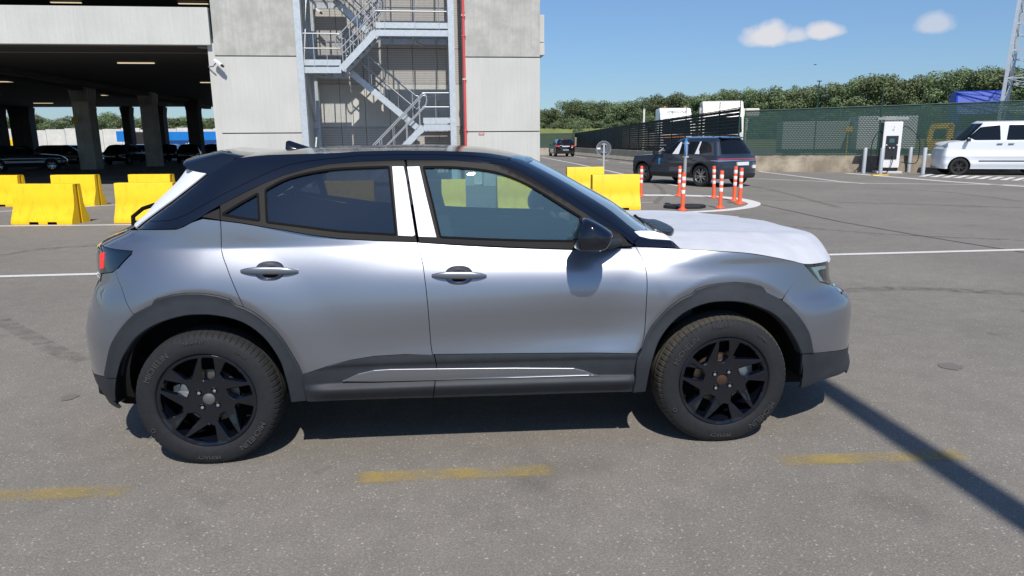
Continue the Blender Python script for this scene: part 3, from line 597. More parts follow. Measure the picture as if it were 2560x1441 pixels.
# yellow barriers
YEL=mat('yellow barrier paint',(.90,.545,.002),.55,noise=(6,.05),bump=(60,.15,.004)); 
def speck(m):
    nt=m.node_tree; b=nt.nodes['Principled BSDF']; src=b.inputs['Base Color'].links[0].from_socket; N=nt.nodes.new; tc=N('ShaderNodeTexCoord'); v=N('ShaderNodeTexVoronoi'); v.inputs['Scale'].default_value=22; nt.links.new(tc.outputs['Object'],v.inputs['Vector'])
    r=N('ShaderNodeMapRange'); r.inputs[1].default_value=.06; r.inputs[2].default_value=.10; r.inputs[3].default_value=.45; r.inputs[4].default_value=1; nt.links.new(v.outputs['Distance'],r.inputs[0]); h=N('ShaderNodeHueSaturation'); nt.links.new(src,h.inputs['Color']); nt.links.new(r.outputs[0],h.inputs['Value']); nt.links.new(h.outputs[0],b.inputs['Base Color'])
speck(YEL)
def grime(m,dark=.7):
    nt=m.node_tree; b=nt.nodes['Principled BSDF']; src=b.inputs['Base Color'].links[0].from_socket; N=nt.nodes.new; tc=N('ShaderNodeTexCoord'); mp_=N('ShaderNodeMapping'); mp_.inputs['Scale'].default_value=(5,5,1.2); nt.links.new(tc.outputs['Object'],mp_.inputs[0]); v=N('ShaderNodeTexNoise'); v.inputs['Scale'].default_value=1.5; v.inputs['Detail'].default_value=8; v.inputs['Roughness'].default_value=.7; nt.links.new(mp_.outputs[0],v.inputs['Vector'])
    r=N('ShaderNodeMapRange'); r.inputs[1].default_value=.52; r.inputs[2].default_value=.72; r.inputs[3].default_value=1; r.inputs[4].default_value=dark; nt.links.new(v.outputs['Fac'],r.inputs[0]); h=N('ShaderNodeHueSaturation'); nt.links.new(src,h.inputs['Color']); nt.links.new(r.outputs[0],h.inputs['Value']); nt.links.new(h.outputs[0],b.inputs['Base Color'])
grime(YEL)
def barrier_mesh(L_,H=.78):
    prof=[(-.27,.0),(-.27,.055),(-.255,.10),(-.165,.30),(-.135,.40),(-.115,H-.02),(-.10,H),(.10,H),(.115,H-.02),(.135,.40),(.165,.30),(.255,.10),(.27,.055),(.27,.0)]
    b=MB(); xs=[0,.30*L_,.30*L_+.001,.45*L_,.45*L_+.001,.60*L_,.60*L_+.001,.75*L_,.75*L_+.001,L_]; lift=[0,0,1,1,0,0,1,1,0,0]
    # body rises over two fork pockets
    secs=[]
    for x,l in zip(xs,lift): secs.append([(x,y,max(z,.05) if l else z) for y,z in prof])
    vs=[p for s in secs for p in s]; n=len(prof); fs=[(i*n+k,i*n+k+1,(i+1)*n+k+1,(i+1)*n+k) for i in range(len(secs)-1) for k in range(n-1)]; b.add(vs,fs)
    # ends: key groove on one, tongue on the other
    g=[( -.035,H),(-.035,.12),(.035,.12),(.035,H)]
    def endface(x,dx):
        half=prof[:7]; o=[(x,y,z) for y,z in half]+[(x,-.035,H),(x,-.035,0)]; b.add(o,[tuple(range(len(o)))]); o2=[(x,-y,z) for _,y,z in o]; b.add(o2,[tuple(range(len(o2)))[::-1]])
        b.add([(x,-.035,H),(x,-.035,0),(x-dx,-.035,0),(x-dx,-.035,H),(x,.035,H),(x,.035,0),(x-dx,.035,0),(x-dx,.035,H)],[(0,1,2,3),(4,7,6,5),(3,2,6,7)])
    endface(L_,.05); endface(0.,-.05); return b
bar_list=[((28,562),(181,562),'yellow concrete barrier in the near row, left end of the picture'),((286,558.5),(432,557),'yellow concrete barrier just behind the rear glass of the grey car'),((545,556),(690,555),'hidden yellow barrier behind the rear quarter of the grey car'),((802,553),(936,551),'yellow barrier seen through the rear door window'),((1046,549),(1166,547),'yellow barrier seen at the left of the front door window'),((1246,537),(1376,534),'yellow barrier seen large in the front door window'),((1484,527),(1602,525),'front one of two yellow barriers beyond the windscreen'),
 ((-70,517),(42,517),'yellow barrier in the far row, cut by the left picture edge'),((126,516.5),(236,516),'yellow barrier in the far row behind the leftmost near one'),((320,515.5),(424,515),'yellow barrier in the far row peeking over the one by the rear glass'),((1420,488),(1512,486.5),'rear one of two yellow barriers beyond the windscreen')]
for i,(p0,p1,lab) in enumerate(bar_list):
    if i==2: continue
    a,c=gp(p0,p1); d=c-a; L_=float(np.hypot(*d)); rz=math.atan2(d[1],d[0]); b=barrier_mesh(L_); o=b.build('yellow_barrier',YEL,smooth=35,bevel=.0); n=np.array([-math.sin(rz),math.cos(rz)])*.27
    o.location=(a[0]+n[0],a[1]+n[1],0); o.rotation_euler=(0,0,rz); tag(o,lab,'barrier','yellow concrete barriers')
# grey concrete blocks seen through the front window
for k,(x0,x1) in enumerate(((1163,1186),(1208,1246))):
    a=at_z(x0,467,0); c=at_z(x1,467,0); L_=float(np.linalg.norm(c-a)); b=MB(); b.box((0,0,0),(L_,.6,.55)); b.prism([(.15*L_,.55),(.3*L_,.62),(.7*L_,.62),(.85*L_,.55)],.1,.5); o=b.build('concrete_block',CONC2,bevel=.03,loc=(float(a[0]),float(a[1]),0)); tag(o,('small' if k==0 else 'wide')+' grey concrete block seen through the front door window','block','grey concrete blocks beyond the grey car')
# flexible marker posts
ORG=mat('orange plastic',(.80,.10,.03),.5); WB=mat('white reflective band',(.85,.83,.82),.4)
mp=empty('marker_post',(0,0,0)); b=MB(); b.lathe([(.0,0),(.10,0),(.105,.012),(.095,.03),(.055,.045),(.042,.075),(.040,.79),(.034,.80),(.0,.80)],20); b.build('post',ORG,mp,smooth=50)
for z in (.36,.50,.64): b=MB(); b.lathe([(.0415,z),(.0425,z+.004),(.0425,z+.072),(.0415,z+.076)],20); b.build('reflective_band',WB,mp,smooth=50)
pl=[((1706,527),(1706,435),'orange marker post at the rubber foot of the blue sign, nearest one'),((1800,521.5),(1800,430),'orange marker post alone inside the nose of the island'),((1784.5,495.5),(1779.5,418),'leaning orange marker post on the far side of the island'),((1835,503),(1836.5,419),'orange marker post behind the rear bumper, left of the last pair'),((1849,511),(1851,423),'rightmost orange marker post at the tip of the island'),((1697,491),(1698,418),'orange marker post half hidden by the one in front of it'),((1602,492),(1597,418),'orange marker post showing only its top over the yellow barrier')]
for i,(p0,p1,lab) in enumerate(pl):
    o=mp if i==0 else copy_tree(mp); g_=at_z(*p0,0); dist=float((g_-CAM_P)@CF); h=(p0[1]-p1[1])/CAM_F*dist*1.02; s=h/.80; o.location=(float(g_[0]),float(g_[1]),0); o.scale=(s,s,s); lean=((p1[0]-p0[0])/CAM_F*dist)/h+.02 ; o.rotation_euler=(0,math.atan(lean)+( .0 if i!=2 else 0),0) if i in (2,) else (0,.0,0); tag(o,lab,'marker post','orange marker posts round the traffic island')
# blue sign on rubber foot
g_=at_z(1708,520,0); t=empty('road_sign',tuple(map(float,g_)),0,'round blue road sign seen nearly edge on, its grey pole in a black rubber foot','road sign')
b=MB(); w=.40; b.prism([(-.44,-.10),(-.30,-.30),(.30,-.30),(.50,-.10),(.50,.10),(.30,.28),(-.30,.28),(-.44,.10)],0,.07,'z'); b.build('rubber_foot',RUBB,t,bevel=.015)
b=MB(); b.tube([(0,0,.0),(0,0,1.50)],.036,12); b.build('pole',mat('grey sign pole',(.42,.42,.42),.5,.3),t,smooth=60)
b=MB(); R_=.21; b.lathe([(0,-.006),(R_-.01,-.006),(R_,-.012),(R_,.012),(R_-.01,.006),(0,.006)],36,'y'); o=b.build('sign_face',mat('blue sign sheet',(.01,.22,.62),.4),t,smooth=40); o.location=(.03,.05,1.36); o.rotation_euler=(0,0,math.radians(64))
b=MB(); b.box((-.05,-.04,1.44),(.06,.05,1.47)); b.box((-.05,-.04,1.14),(.06,.05,1.17)); b.build('bracket',GALV,t)
g_=at_depth(1509,372,28.6); t=empty('road_sign',(float(g_[0]),float(g_[1]),0),0,'grey back of a round road sign on a pole behind the yellow barriers','road sign')
zc=float(g_[2]); b=MB(); b.lathe([(0,.0),(.29,.0),(.295,-.02),(.31,-.02),(.31,.02),(0,.01)],40,'y',(0,.0,zc)); b.build('sign_face',mat('grey sign back',(.13,.14,.15),.5,.3),t,smooth=30); b=MB(); b.lathe([(.292,-.025),(.312,-.025),(.312,.0),(.292,.0),(.292,-.025)],40,'y',(0,0,zc)); b.build('sign_rim',GALVT,t,smooth=40)
b=MB(); b.tube([(0,-.05,0),(0,-.05,zc+.21)],.042,12); b.build('pole',mat('pale sign pole',(.6,.62,.64),.45,.3),t,smooth=60)
b=MB(); b.box((-.1,-.09,zc+.15),(.1,-.0,zc+.19)); b.box((-.1,-.09,zc-.17),(.1,-.0,zc-.13)); b.build('bracket',GALVT,t); b=MB(); b.box((-.28,-.024,zc-.03),(-.14,-.02,zc+.04)); b.build('sticker',WB,t)
# fences
GRN=mat('dark green coated steel',(.012,.055,.040),.5); SLAT=mat('black green privacy slat',(.009,.020,.018),.6,spec=.2)
def toplane(px,py,z=2.7): return at_z(px,py,z)[:2]
fC=at_depth(1846,350,33.2)[:2]
ft_=gp((1437,388),(1606,404.5)); 
cor=fC; far=gp((1437,386))[0]; 
def fence(name,label,p0,p1,z0,z1,post_d,fill,ext=.45,z1b=None):
    z1a=z1; z1b=z1b or z1
    d=np.array(p1)-np.array(p0); L_=float(np.hypot(*d)); t=empty(name,(float(p0[0]),float(p0[1]),0),math.atan2(d[1],d[0]),label,'fence'); n=max(1,round(L_/post_d)); 
    for k in range(n+1):
        x=L_*k/n; z1=z1a+(z1b-z1a)*k/n; b=MB(); b.box((x-.03,-.03,0),(x+.03,.03,z1+.03)); b.box((x-.012,-.012,z1+.03),(x+.012,.012,z1+ext)); 
        for q in (.12,.24,.36): b.box((x-.05,-.012,z1+q),(x+.05,.012,z1+q+.02))
        b.build('post',GRN,t)
    if fill=='slats':
        b=MB(); z=z0
        ns=13
        for k in range(ns): za=z0+(z1a-z0)*k/ns; zb_=z0+(z1b-z0)*k/ns; b.bar((0,0,za+.05),(L_,0,zb_+.07),.016,.142)
        b.bar((0,0,z1a),(L_,0,z1b),.04,.04); b.build('slat_panel',SLAT,t)
    else:
        b=MB(); b.quad((0,0,z0),(L_,0,z0),(L_,0,z1b),(0,0,z1a)); b.build('net_panel',NET,t,fixn=False); b=MB(); b.tube([(0,0,z1a),(L_,0,z1b)],.028,8); b.tube([(0,0,z0+.02),(L_,0,z0+.02)],.012,6); b.build('rail',GRN,t,smooth=60)
    return t
def net_mat():
    m=bpy.data.materials.new('green windbreak net'); m.use_nodes=True; nt=m.node_tree; b=nt.nodes['Principled BSDF']; N=nt.nodes.new; Lk=nt.links.new; b.inputs['Base Color'].default_value=(.012,.04,.034,1); b.inputs['Roughness'].default_value=.7
    tc=N('ShaderNodeTexCoord'); w=N('ShaderNodeTexWave'); w.bands_direction='DIAGONAL'; w.inputs['Scale'].default_value=4.6; Lk(tc.outputs['Object'],w.inputs[0]); w2=N('ShaderNodeTexWave'); w2.bands_direction='Z'; w2.inputs['Scale'].default_value=3.6; Lk(tc.outputs['Object'],w2.inputs[0])
    n=N('ShaderNodeTexNoise'); n.inputs['Scale'].default_value=2.0; Lk(tc.outputs['Object'],n.inputs['Vector'])
    mu=N('ShaderNodeMath'); mu.operation='MULTIPLY'; Lk(w.outputs['Fac'],mu.inputs[0]); Lk(w2.outputs['Fac'],mu.inputs[1])
    r=N('ShaderNodeMapRange'); r.inputs[1].default_value=.0; r.inputs[2].default_value=.8; r.inputs[3].default_value=.95; r.inputs[4].default_value=.66; Lk(mu.outputs[0],r.inputs[0]); Lk(r.outputs[0],b.inputs['Alpha'])
    hs=N('ShaderNodeHueSaturation'); hs.inputs['Color'].default_value=(.013,.045,.037,1); r2=N('ShaderNodeMapRange'); r2.inputs[1].default_value=.0; r2.inputs[2].default_value=1; r2.inputs[3].default_value=.7; r2.inputs[4].default_value=1.5; Lk(w2.outputs['Fac'],r2.inputs[0]); Lk(r2.outputs[0],hs.inputs['Value']); Lk(hs.outputs[0],b.inputs['Base Color']); return m
NET=net_mat()
gfar=gp((1437,387))[0]; gnear=gp((1607,405.5))[0]; dd=(gnear-gfar)/np.linalg.norm(gnear-gfar); 
tt=np.dot(cor-gfar,dd); cor2=gfar+dd*tt; off=np.array([dd[1],-dd[0]])*-.35
fence('slat_fence','tall fence of dark horizontal slats on green posts running away behind the navy car',gfar,cor,.72,2.28,2.5,'slats',z1b=3.0)
fR=at_depth(2560,345,30.3)[:2]; dR=(fR-cor)/np.linalg.norm(fR-cor)
fence('net_fence','long green net fence behind the charging station and white van',cor+dR*.25,fR+dR*6,.74,2.84,5.4,'net',.9,z1b=3.2)
fence('net_fence','far green net fence closing the road beyond the black car',gfar+np.array([-.1,.2]),gfar+np.array([-9.,.6]),.7,2.28,4.2,'net')
# concrete foot wall and barriers
ROUGH=conc('rough earthy concrete',(.34,.29,.22),.12,.22,stain=.35); nR=np.array([-dR[1],dR[0]])
def wall_between(name,label,p0,p1,h,th,m,cat='wall',bev=.02,rough=True):
    d=np.array(p1)-np.array(p0); L_=float(np.hypot(*d)); t=empty(name,(float(p0[0]),float(p0[1]),0),math.atan2(d[1],d[0]),label,cat); n=int(L_/.25); vs=[];fs=[]; R0=random.Random(5)
    rows=[(0,-.25),(.25,-.22),(.5,-.12),(h,-.10),(h,th)]
    for i in range(n+1):
        for z,y in rows: j=R0.uniform(-.025,.025) if rough else 0; vs.append((L_*i/n,y+j,max(0,z+(j if z>0 else 0)*.6)))
    m_=len(rows); fs=[(i*m_+k,(i+1)*m_+k,(i+1)*m_+k+1,i*m_+k+1) for i in range(n) for k in range(m_-1)]; b=MB(); b.add(vs,fs); b.build('wall_face',m,t,smooth=30); return t
wall_between('foot_wall','rough earth stained concrete foot wall below the green net fence',cor+dR*.1-nR*.2,fR+dR*6-nR*.2,.74,.3,ROUGH)
JB=conc('barrier concrete',(.36,.33,.27),.2,.12); L_all=float(np.linalg.norm(cor-gfar)); seg=2.05; dn=(cor-gfar)/L_all; proto=None; ln=np.array([dn[1],-dn[0]])
if ln@(CAM_P[:2]-gfar)<0: ln=-ln
for k in range(int(L_all/seg)):
    if proto is None:
        prof=[(-.30,0),(-.30,.07),(-.14,.32),(-.09,.78),(.09,.78),(.14,.32),(.30,.07),(.30,0)]; b=MB(); b.prism(prof,.02,seg-.03,'x'); proto=b.build('concrete_barrier',JB,bevel=.012); o=proto
    else: o=proto.copy(); COL.objects.link(o)
    q=gfar+dn*seg*k+ln*.33; o.location=(float(q[0]),float(q[1]),0); o.rotation_euler=(0,0,math.atan2(dn[1],dn[0])); tag(o,'one of the matching grey concrete barriers lined up below the slat fence','barrier','grey concrete barriers below the slat fence')
wall_between('foot_wall','low brown concrete wall below the far net fence',gfar+np.array([-9.,.3]),gfar+np.array([0.,-.1]),.75,.3,JB,rough=False)
g_=at_depth(2037,345,33.5); b=MB(); b.tube([(0,0,0),(0,0,4.25)],.035,8,.025); b.box((-.12,-.02,4.2),(.12,.02,4.24)); o=b.build('antenna_pole',GRN,loc=(float(g_[0]),float(g_[1]),0)); tag(o,'thin tall green pole rising above the net fence','pole')
# white pole behind the slats
g_=at_depth(1608,350,52); t=empty('marker_pole',(float(g_[0]),float(g_[1]),0),0,'thin white pole standing behind the slat fence','pole'); b=MB(); b.box((-.07,-.05,0),(.07,.05,3.75)); b.build('pole',mat('white painted pole',(.7,.66,.6),.6),t); b=MB(); b.box((-.08,-.06,3.75),(.08,.06,3.8)); b.build('pole_cap',GALV,t)
# charging station
g_=at_z(2217,433.5,0); CH=empty('charging_station',tuple(map(float,g_)),math.radians(-20),'tall white and black car charging station behind grey bollards','charging station')
WHT=mat('white painted panel',(.80,.80,.80),.35,coat=.3); BLK=mat('black painted panel',(.02,.02,.024),.35,coat=.3)
b=MB(); b.box((-.50,-.45,0),(.50,.5,.10)); b.build('plinth',CONC,CH,bevel=.02)
b=MB(); b.box((-.36,-.25,.10),(.36,.42,2.20)); b.build('cabinet',BLK,CH,bevel=.05)
b=MB(); b.box((-.37,-.33,.25),(.37,-.25,2.22)); b.build('front_panel',WHT,CH,bevel=.035)
b=MB(); b.box((-.24,-.355,.62),(.24,-.33,1.62)); b.build('control_panel',BLK,CH,bevel=.008)
b=MB(); b.box((-.11,-.36,1.33),(.09,-.356,1.50)); b.build('screen',mat('dim teal screen',(.03,.09,.11),.2,em=(.1,.3,.35),ems=.15),CH)
for x in (-.08,.07): b=MB(); b.lathe([(.0,-.06),(.035,-.05),(.045,0)],12,'y',(x,-.36,1.10)); b.build('plug_holster',GALVT,CH,smooth=50)
for x in (-.21,.21): b=MB(); b.lathe([(.0,-.02),(.025,-.02),(.03,0)],12,'y',(x,-.355,1.23)); b.build('indicator_lamp',WHT,CH,smooth=50)
b=MB(); b.tube([(.02,-.335,1.93),(.05,-.337,1.99),(.03,-.337,2.02)],.006,5); b.tube([(-.03,-.336,1.86),(.0,-.336,1.83),(.04,-.336,1.86),(.03,-.336,1.90),(-.02,-.336,1.90),(-.03,-.336,1.86)],.006,5); b.build('emblem',mat('grey print',(.25,.27,.3),.5),CH)
b=MB(); b.box((-.62,-.2,2.30),(-.30,.1,2.40)); b.box((-.34,-.2,2.27),(.12,.3,2.43)); b.box((.12,-.2,2.29),(.60,.1,2.40)); b.build('light_bar',mat('grey lamp hood',(.28,.29,.30),.5),CH,bevel=.015)
for s,x1 in ((-1,-.75),(1,1.15)):
    b=MB(); b.tube(spl([(s*.36,0,1.9),(s*.60,-.05,2.0),(x1*.95,-.1,1.5),(x1,-.15,.9),(x1*.9,-.2,.45),(s*.45,-.2,.5)] if s>0 else [(s*.36,0,1.75),(s*.5,-.05,1.8),(x1*.95,-.1,1.4),(x1,-.15,.8),(x1*.9,-.2,.35),(s*.40,-.2,.25)],5),.02,6); b.build('charging_cable',RUBB,CH,smooth=60)
b=MB(); b.tube(spl([(.05,-.37,.75),(.06,-.45,.5),(-.05,-.55,.2),(-.2,-.62,.04),(-.34,-.60,.05)],5),.018,6); b.build('charging_cable',RUBB,CH,smooth=60)
BOL=mat('grey painted bollard',(.47,.50,.53),.45,.2)
bo=None
for px,py,top,lab in ((2158,434,365,'grey steel bollard left of the charging station'),(2200,436,367,'grey steel bollard directly in front of the charging station'),(2271,431,363,'grey steel bollard just right of the charging station'),(2306,437,363,'grey steel bollard between the charging station and the white van')):
    if bo is None: b=MB(); b.lathe([(0,0),(.08,0),(.08,1.10),(.072,1.115),(0,1.12)],20); bo=o=b.build('bollard',BOL,smooth=40)
    else: o=bo.copy(); COL.objects.link(o)
    g_=at_z(px,py,0); o.location=tuple(map(float,g_)); tag(o,lab,'bollard','grey steel bollards at the charging station')
g_=at_z(2198,439,0); b=MB(); b.prism([(-.35,-.12),(.35,-.12),(.35,.05),(-.35,.05)],0,.03,'z'); o=b.build('wheel_stop',YEL,loc=tuple(map(float,g_)),bevel=.008); tag(o,'flat yellow wheel stop at the foot of the front bollard','wheel stop')
g_=at_z(2330,430,0); t=empty('cabinet',tuple(map(float,g_)),math.radians(-15),'low pale green box in front of the white van','cabinet'); b=MB(); b.box((-.35,-.2,.25),(.45,.25,.80)); b.build('box_body',mat('pale green grey paint',(.45,.55,.50),.5),t,bevel=.02); b=MB(); b.box((-.33,-.18,0),(.43,.23,.25)); b.build('box_base',mat('dark red brown base',(.08,.03,.025),.7),t)
# lattice mast
g_=at_depth(2493,300,33); MA=empty('lattice_mast',(float(g_[0]),float(g_[1]),0),math.radians(-42),'tall galvanised lattice mast behind the white van at the right edge','mast')
top=14.; wb_,wt=5.2,4.4
def leg(i,z):
    w=wb_+(wt-wb_)*z/top; cx,cy=wb_/2,wb_/2; sx,sy=[(-1,-1),(1,-1),(1,1),(-1,1)][i]; return (cx+sx*w/2,cy+sy*w/2,z)
for i in range(4): b=MB(); b.bar(leg(i,0),leg(i,top),.15,.15); b.build('leg',GALV,MA)
zs_=[0,1.5,2.9,4.25,5.5,6.7,7.85,8.95,10,11,12,13,14]
for i in range(4):
    for z0,z1 in zip(zs_[:-1],zs_[1:]):
        b=MB(); b.bar(leg(i,z1),leg((i+1)%4,z1),.06,.06); b.bar(leg(i,z0),leg((i+1)%4,z1),.03,.03); b.bar(leg((i+1)%4,z0),leg(i,z1),.03,.03); b.build('bracing',GALV,MA)
# lamp post beside the camera: its shadow crosses the foreground
sdir=np.array([math.sin(math.radians(3.3)),math.cos(math.radians(3.3))]); tip=gp((2050,940))[0]; tip=np.array([3.52,1.05]); Hh=9.0; base=tip-np.array([math.sin(SUN_AZ),math.cos(SUN_AZ)])*Hh/math.tan(SUN_EL)
t=empty('lamp_post',(float(base[0]),float(base[1]),0),0,'tall grey lamp post behind the camera whose shadow falls on the road','lamp post')
LX=.35; b=MB(); b.tube([(-0,0,0),(LX*.5,0,Hh*.5),(LX,0,Hh)],.12,14,.095); b.build('pole',GALV,t,smooth=60); b=MB(); b.box((LX-.06,-.3,Hh-.02),(LX+.06,.2,Hh+.06)); b.build('lamp_head',GALV,t,bevel=.02)
t.location.x-=LX
# bird
g_=at_depth(2038,162,60); b=MB(); b.lathe([(0,-.22),(.035,-.12),(.05,0),(.03,.12),(.0,.2)],8,'x'); b.add([(-.05,0,.02),(.08,0,.02),(.0,.32,.12),(-.06,.34,.12)],[(0,1,2,3)]); b.add([(-.05,0,.02),(.08,0,.02),(.02,-.30,.02),(-.05,-.32,.02)],[(0,3,2,1)]); b.add([(.15,.0,.01),(.28,.05,-.02),(.28,-.05,-.02)],[(0,1,2)])
o=b.build('bird',mat('dark feathers',(.02,.02,.02),.8),loc=tuple(map(float,g_))); o.scale=(.7,.7,.7); tag(o,'small dark bird gliding in the sky','bird')
# ---------- the grey car ----------
PL=make_lower(XFL,XRL); PG=make_green(XFG,XRG); ffG=pchip(*XFG); frG=pchip(*XRG)
def uG(z,end): return float(ffG(z))-.30+LG if end>0 else float(frG(z))+.42-LG
def make_inv(P,u0,u1,z0,z1,du=.012,dz=.012):
    U,Z=np.meshgrid(np.arange(u0,u1,du),np.arange(z0,z1,dz)); Q=P(U,Z); N=nrm(P,U,Z); front=((CAM_P-Q)*N).sum(-1)>0
    S=proj(Q); S[~front]=1e6; S=S.reshape(-1,2); Uf=U.ravel();Zf=Z.ravel()
    def inv(pts):
        out=[]
        for p in pts:
            if p[0]=='uz': out.append((p[1],p[2])); continue
            p=np.array(p,float); i=((S-p)**2).sum(1).argmin(); x=np.array([Uf[i],Zf[i]])
            for _ in range(6):
                r=proj(P(x[0],x[1]))-p; e=.002; J=np.stack([(proj(P(x[0]+e,x[1]))-proj(P(x[0]-e,x[1])))/(2*e),(proj(P(x[0],x[1]+e))-proj(P(x[0],x[1]-e)))/(2*e)],1)
                dx=np.linalg.solve(J.T@J+np.eye(2)*200,-J.T@r); dx=np.clip(dx,-.03,.03); x=x+dx
            x=np.clip(x,[u0,z0],[u1,z1]); out.append((float(x[0]),float(x[1])))
        return out
    return inv
IL=make_inv(PL,XA-LC+.05,XB+LC-.05,.2,1.2); IG=make_inv(PG,-1.2,2.9,1.0,1.52)
UF,UR=XB+LC-.001,XA-LC+.001
def z1(*p): return [(180+x/2.8444,330+y/2.8444) for x,y in p]
def z2(*p): return [(980+x/3.5556,330+y/3.5556) for x,y in p]
def z3(*p): return [(1400+x/3.2,480+y/3.2) for x,y in p]
def z4(*p): return [(200+x/2.771,680+y/2.771) for x,y in p]
def z5(*p): return [(1540+x/3.2015,680+y/3.2015) for x,y in p]
def z6(*p): return [(700+x/2.56,860+y/2.56) for x,y in p]
# materials
def paint_mat(name,base,metal,rough,coat=1.,flake=True,spec=.5):
    m=mat(name,base,rough,metal,coat,spec); nt=m.node_tree; b=nt.nodes['Principled BSDF']
    if flake:
        tc=nt.nodes.new('ShaderNodeTexCoord'); n=nt.nodes.new('ShaderNodeTexNoise'); n.inputs['Scale'].default_value=900; n.inputs['Detail'].default_value=1; nt.links.new(tc.outputs['Object'],n.inputs['Vector'])
        bp=nt.nodes.new('ShaderNodeBump'); bp.inputs['Strength'].default_value=.10; bp.inputs['Distance'].default_value=.0006; nt.links.new(n.outputs['Fac'],bp.inputs['Height']); nt.links.new(bp.outputs[0],b.inputs['Normal'])
    b.inputs['Coat Roughness'].default_value=.04
    return m
PAINT=paint_mat('grey metallic paint',(.285,.300,.338),.88,.36)
BLACK=mat('black gloss paint',(.004,.006,.013),.12,0,.75,.35); PIANO=BLACK
CLAD=mat('grey moulded plastic',(.025,.029,.036),.6,0,0,.35,noise=(14,.12),bump=(900,.12,.0006))
TRIM=mat('satin black window trim',(.011,.0105,.0115),.5,spec=.12)
RUB=mat('black rubber seal',(.005,.005,.006),.7,spec=.08)
DARK=mat('dark underbody',(.008,.008,.009),.9,spec=.2)
FILM=mat('white protective film',(.72,.75,.80),.45,coat=.15,bump=(26,.10,.004))
HOODF=mat('white hood film',(.52,.53,.57),.5,coat=.05,bump=(6,.55,.014),noise=(9,.07))
GF=glass('front door glass',(.55,.74,.74),haze=.10,refl=3.0,hcol=(.20,.42,.50)); GR=glass('privacy glass',(.24,.27,.30),haze=.022,refl=2.3,hcol=(.08,.20,.42)); GW=glass('windscreen glass',(.5,.62,.62),haze=.34,hcol=(.34,.45,.53))  # hcol puts the bluish sky reflection into the panes' colour
CAR=empty('parked_car',(0,YC,0),label='silver grey crossover with black roof and white film on its bonnet in the foreground',cat='car')
OR=(0,YC,0)
def pn(name,m,P,outer,holes=(),off=0.,gap=.0018,skirt=.014,step=.03,cham=0.,mirror=True,parent=None,dstep=None): return panel(name,m,parent or CAR,P,outer,holes,off,gap,skirt,step,cham,OR,mirror,dstep)
# outlines read off the side of the car
CB=z1((480,694),(740,694),(790,678),(850,645),(930,608))
G1=spl(z1((1055,632),(1060,700),(1065,850),(1100,960),(1150,1090),(1220,1245)),3)
AR=spl(z4((265,735),(180,725),(185,640),(210,520),(250,440),(300,370),(370,300),(450,255),(500,230)),3)[:-1]+z4((500,230),(513,200),(540,185),(640,160),(740,147),(860,149),(960,165),(1040,187),(1062,212),(1080,228))+spl(z4((1140,248),(1220,290),(1320,370),(1400,460),(1470,570),(1510,640),(1545,715)),3)
BS=z1((305,980),(340,1080),(400,1240),(440,1300))
TLT=z1((205,805),(240,822),(430,848),(425,870),(330,970),(290,1000),(210,1008))
SEAM=z1((470,700),(400,750),(300,800),(240,822))
BELT_R=z1((1055,632),(1200,650),(1500,700),(1700,735),(1900,760),(2150,775),(2455,785))
BELT_F=z2((235,985),(600,1005),(1000,1025),(1400,1040),(1620,1045),(1900,1040),(2166,1022))
G2=[(1043,606),(1050,632),(1058,665),(1065,720),(1070,770),(1074,820),(1077,860),(1081,886.5)]
G3=spl(z3((605,440),(660,540),(690,640),(697,760),(690,900),(680,1080),(665,1190),(640,1260)),3)
ST=z6((985,68),(800,68),(600,80),(450,105),(300,145),(145,195))
STF=z6((2285,62),(1500,62),(995,68))
AF=spl(z5((135,965),(150,870),(165,720),(200,640),(240,520),(290,430),(350,360),(430,280),(520,215),(600,180)),3)[:-1]+z5((600,180),(618,165),(640,140),(720,112),(820,92),(950,82),(1060,90),(1150,112),(1180,130),(1203,165))+spl(z5((1280,202),(1360,250),(1440,330),(1500,410),(1550,500),(1575,620),(1580,650)),3)
HL=z3((1200,470),(1500,490),(1700,520),(1850,550),(1960,575))
FS=z3((1950,580),(1780,860))
def cut(poly,a,b): return poly[a:b]
qi=[i for i,p in enumerate(AR) if p[0]<=334][-1]; di=[i for i,p in enumerate(AR) if p[0]<=611][-1]
# side panels
quarter=IL(z1((470,700))+CB+G1)+IL(AR[di:qi:-1])+IL(BS[::-1]+z1((330,970),(425,870),(430,848),(240,822))+SEAM[::-1][1:-1])
pn('rear_quarter_panel',PAINT,PL,quarter,step=.013)
def ell(cx,cz,a,b,n=36,e=2.5):
    return [(cx+a*math.copysign(abs(math.cos(t))**(2/e),math.cos(t)),cz+b*math.copysign(abs(math.sin(t))**(2/e),math.sin(t))) for t in [2*math.pi*i/n for i in range(n)]]
HR,HF=IL([(676,678),(1149,689)])
rdoor=IL(G1[::-1]+BELT_R[1:]+G2[1:]+ST)+IL(AR[:di+1:-1])
fdoor=IL(G2[::-1]+BELT_F[1:]+G3[1:]+STF)
RD=pn('rear_door',PAINT,PL,rdoor,[ell(HR[0]-.003,HR[1],.066,.044)],step=.013); FD=pn('front_door',PAINT,PL,fdoor,[ell(HF[0]-.003,HF[1],.066,.044)],step=.013)
fi=[i for i,p in enumerate(AF) if p[0]>=1602][0]; si=[i for i,p in enumerate(AF) if p[0]>=1956][0]
pn('front_fender',PAINT,PL,IL(G3[::-1]+z3((780,447),(960,457))+HL+[FS[1]])+IL(AF[si-1:fi:-1]),step=.012)
hlb=z3((1960,590),(2020,660),(2080,720),(2150,740),(2178,722))
pn('front_bumper',PAINT,PL,IL([FS[0]]+[FS[1]]+AF[si:]+z5((1700,640),(1850,610)))+[(3.5,.405),(UF,.405),(UF,.70),(3.35,.72)]+IL(hlb[::-1]),step=.025)
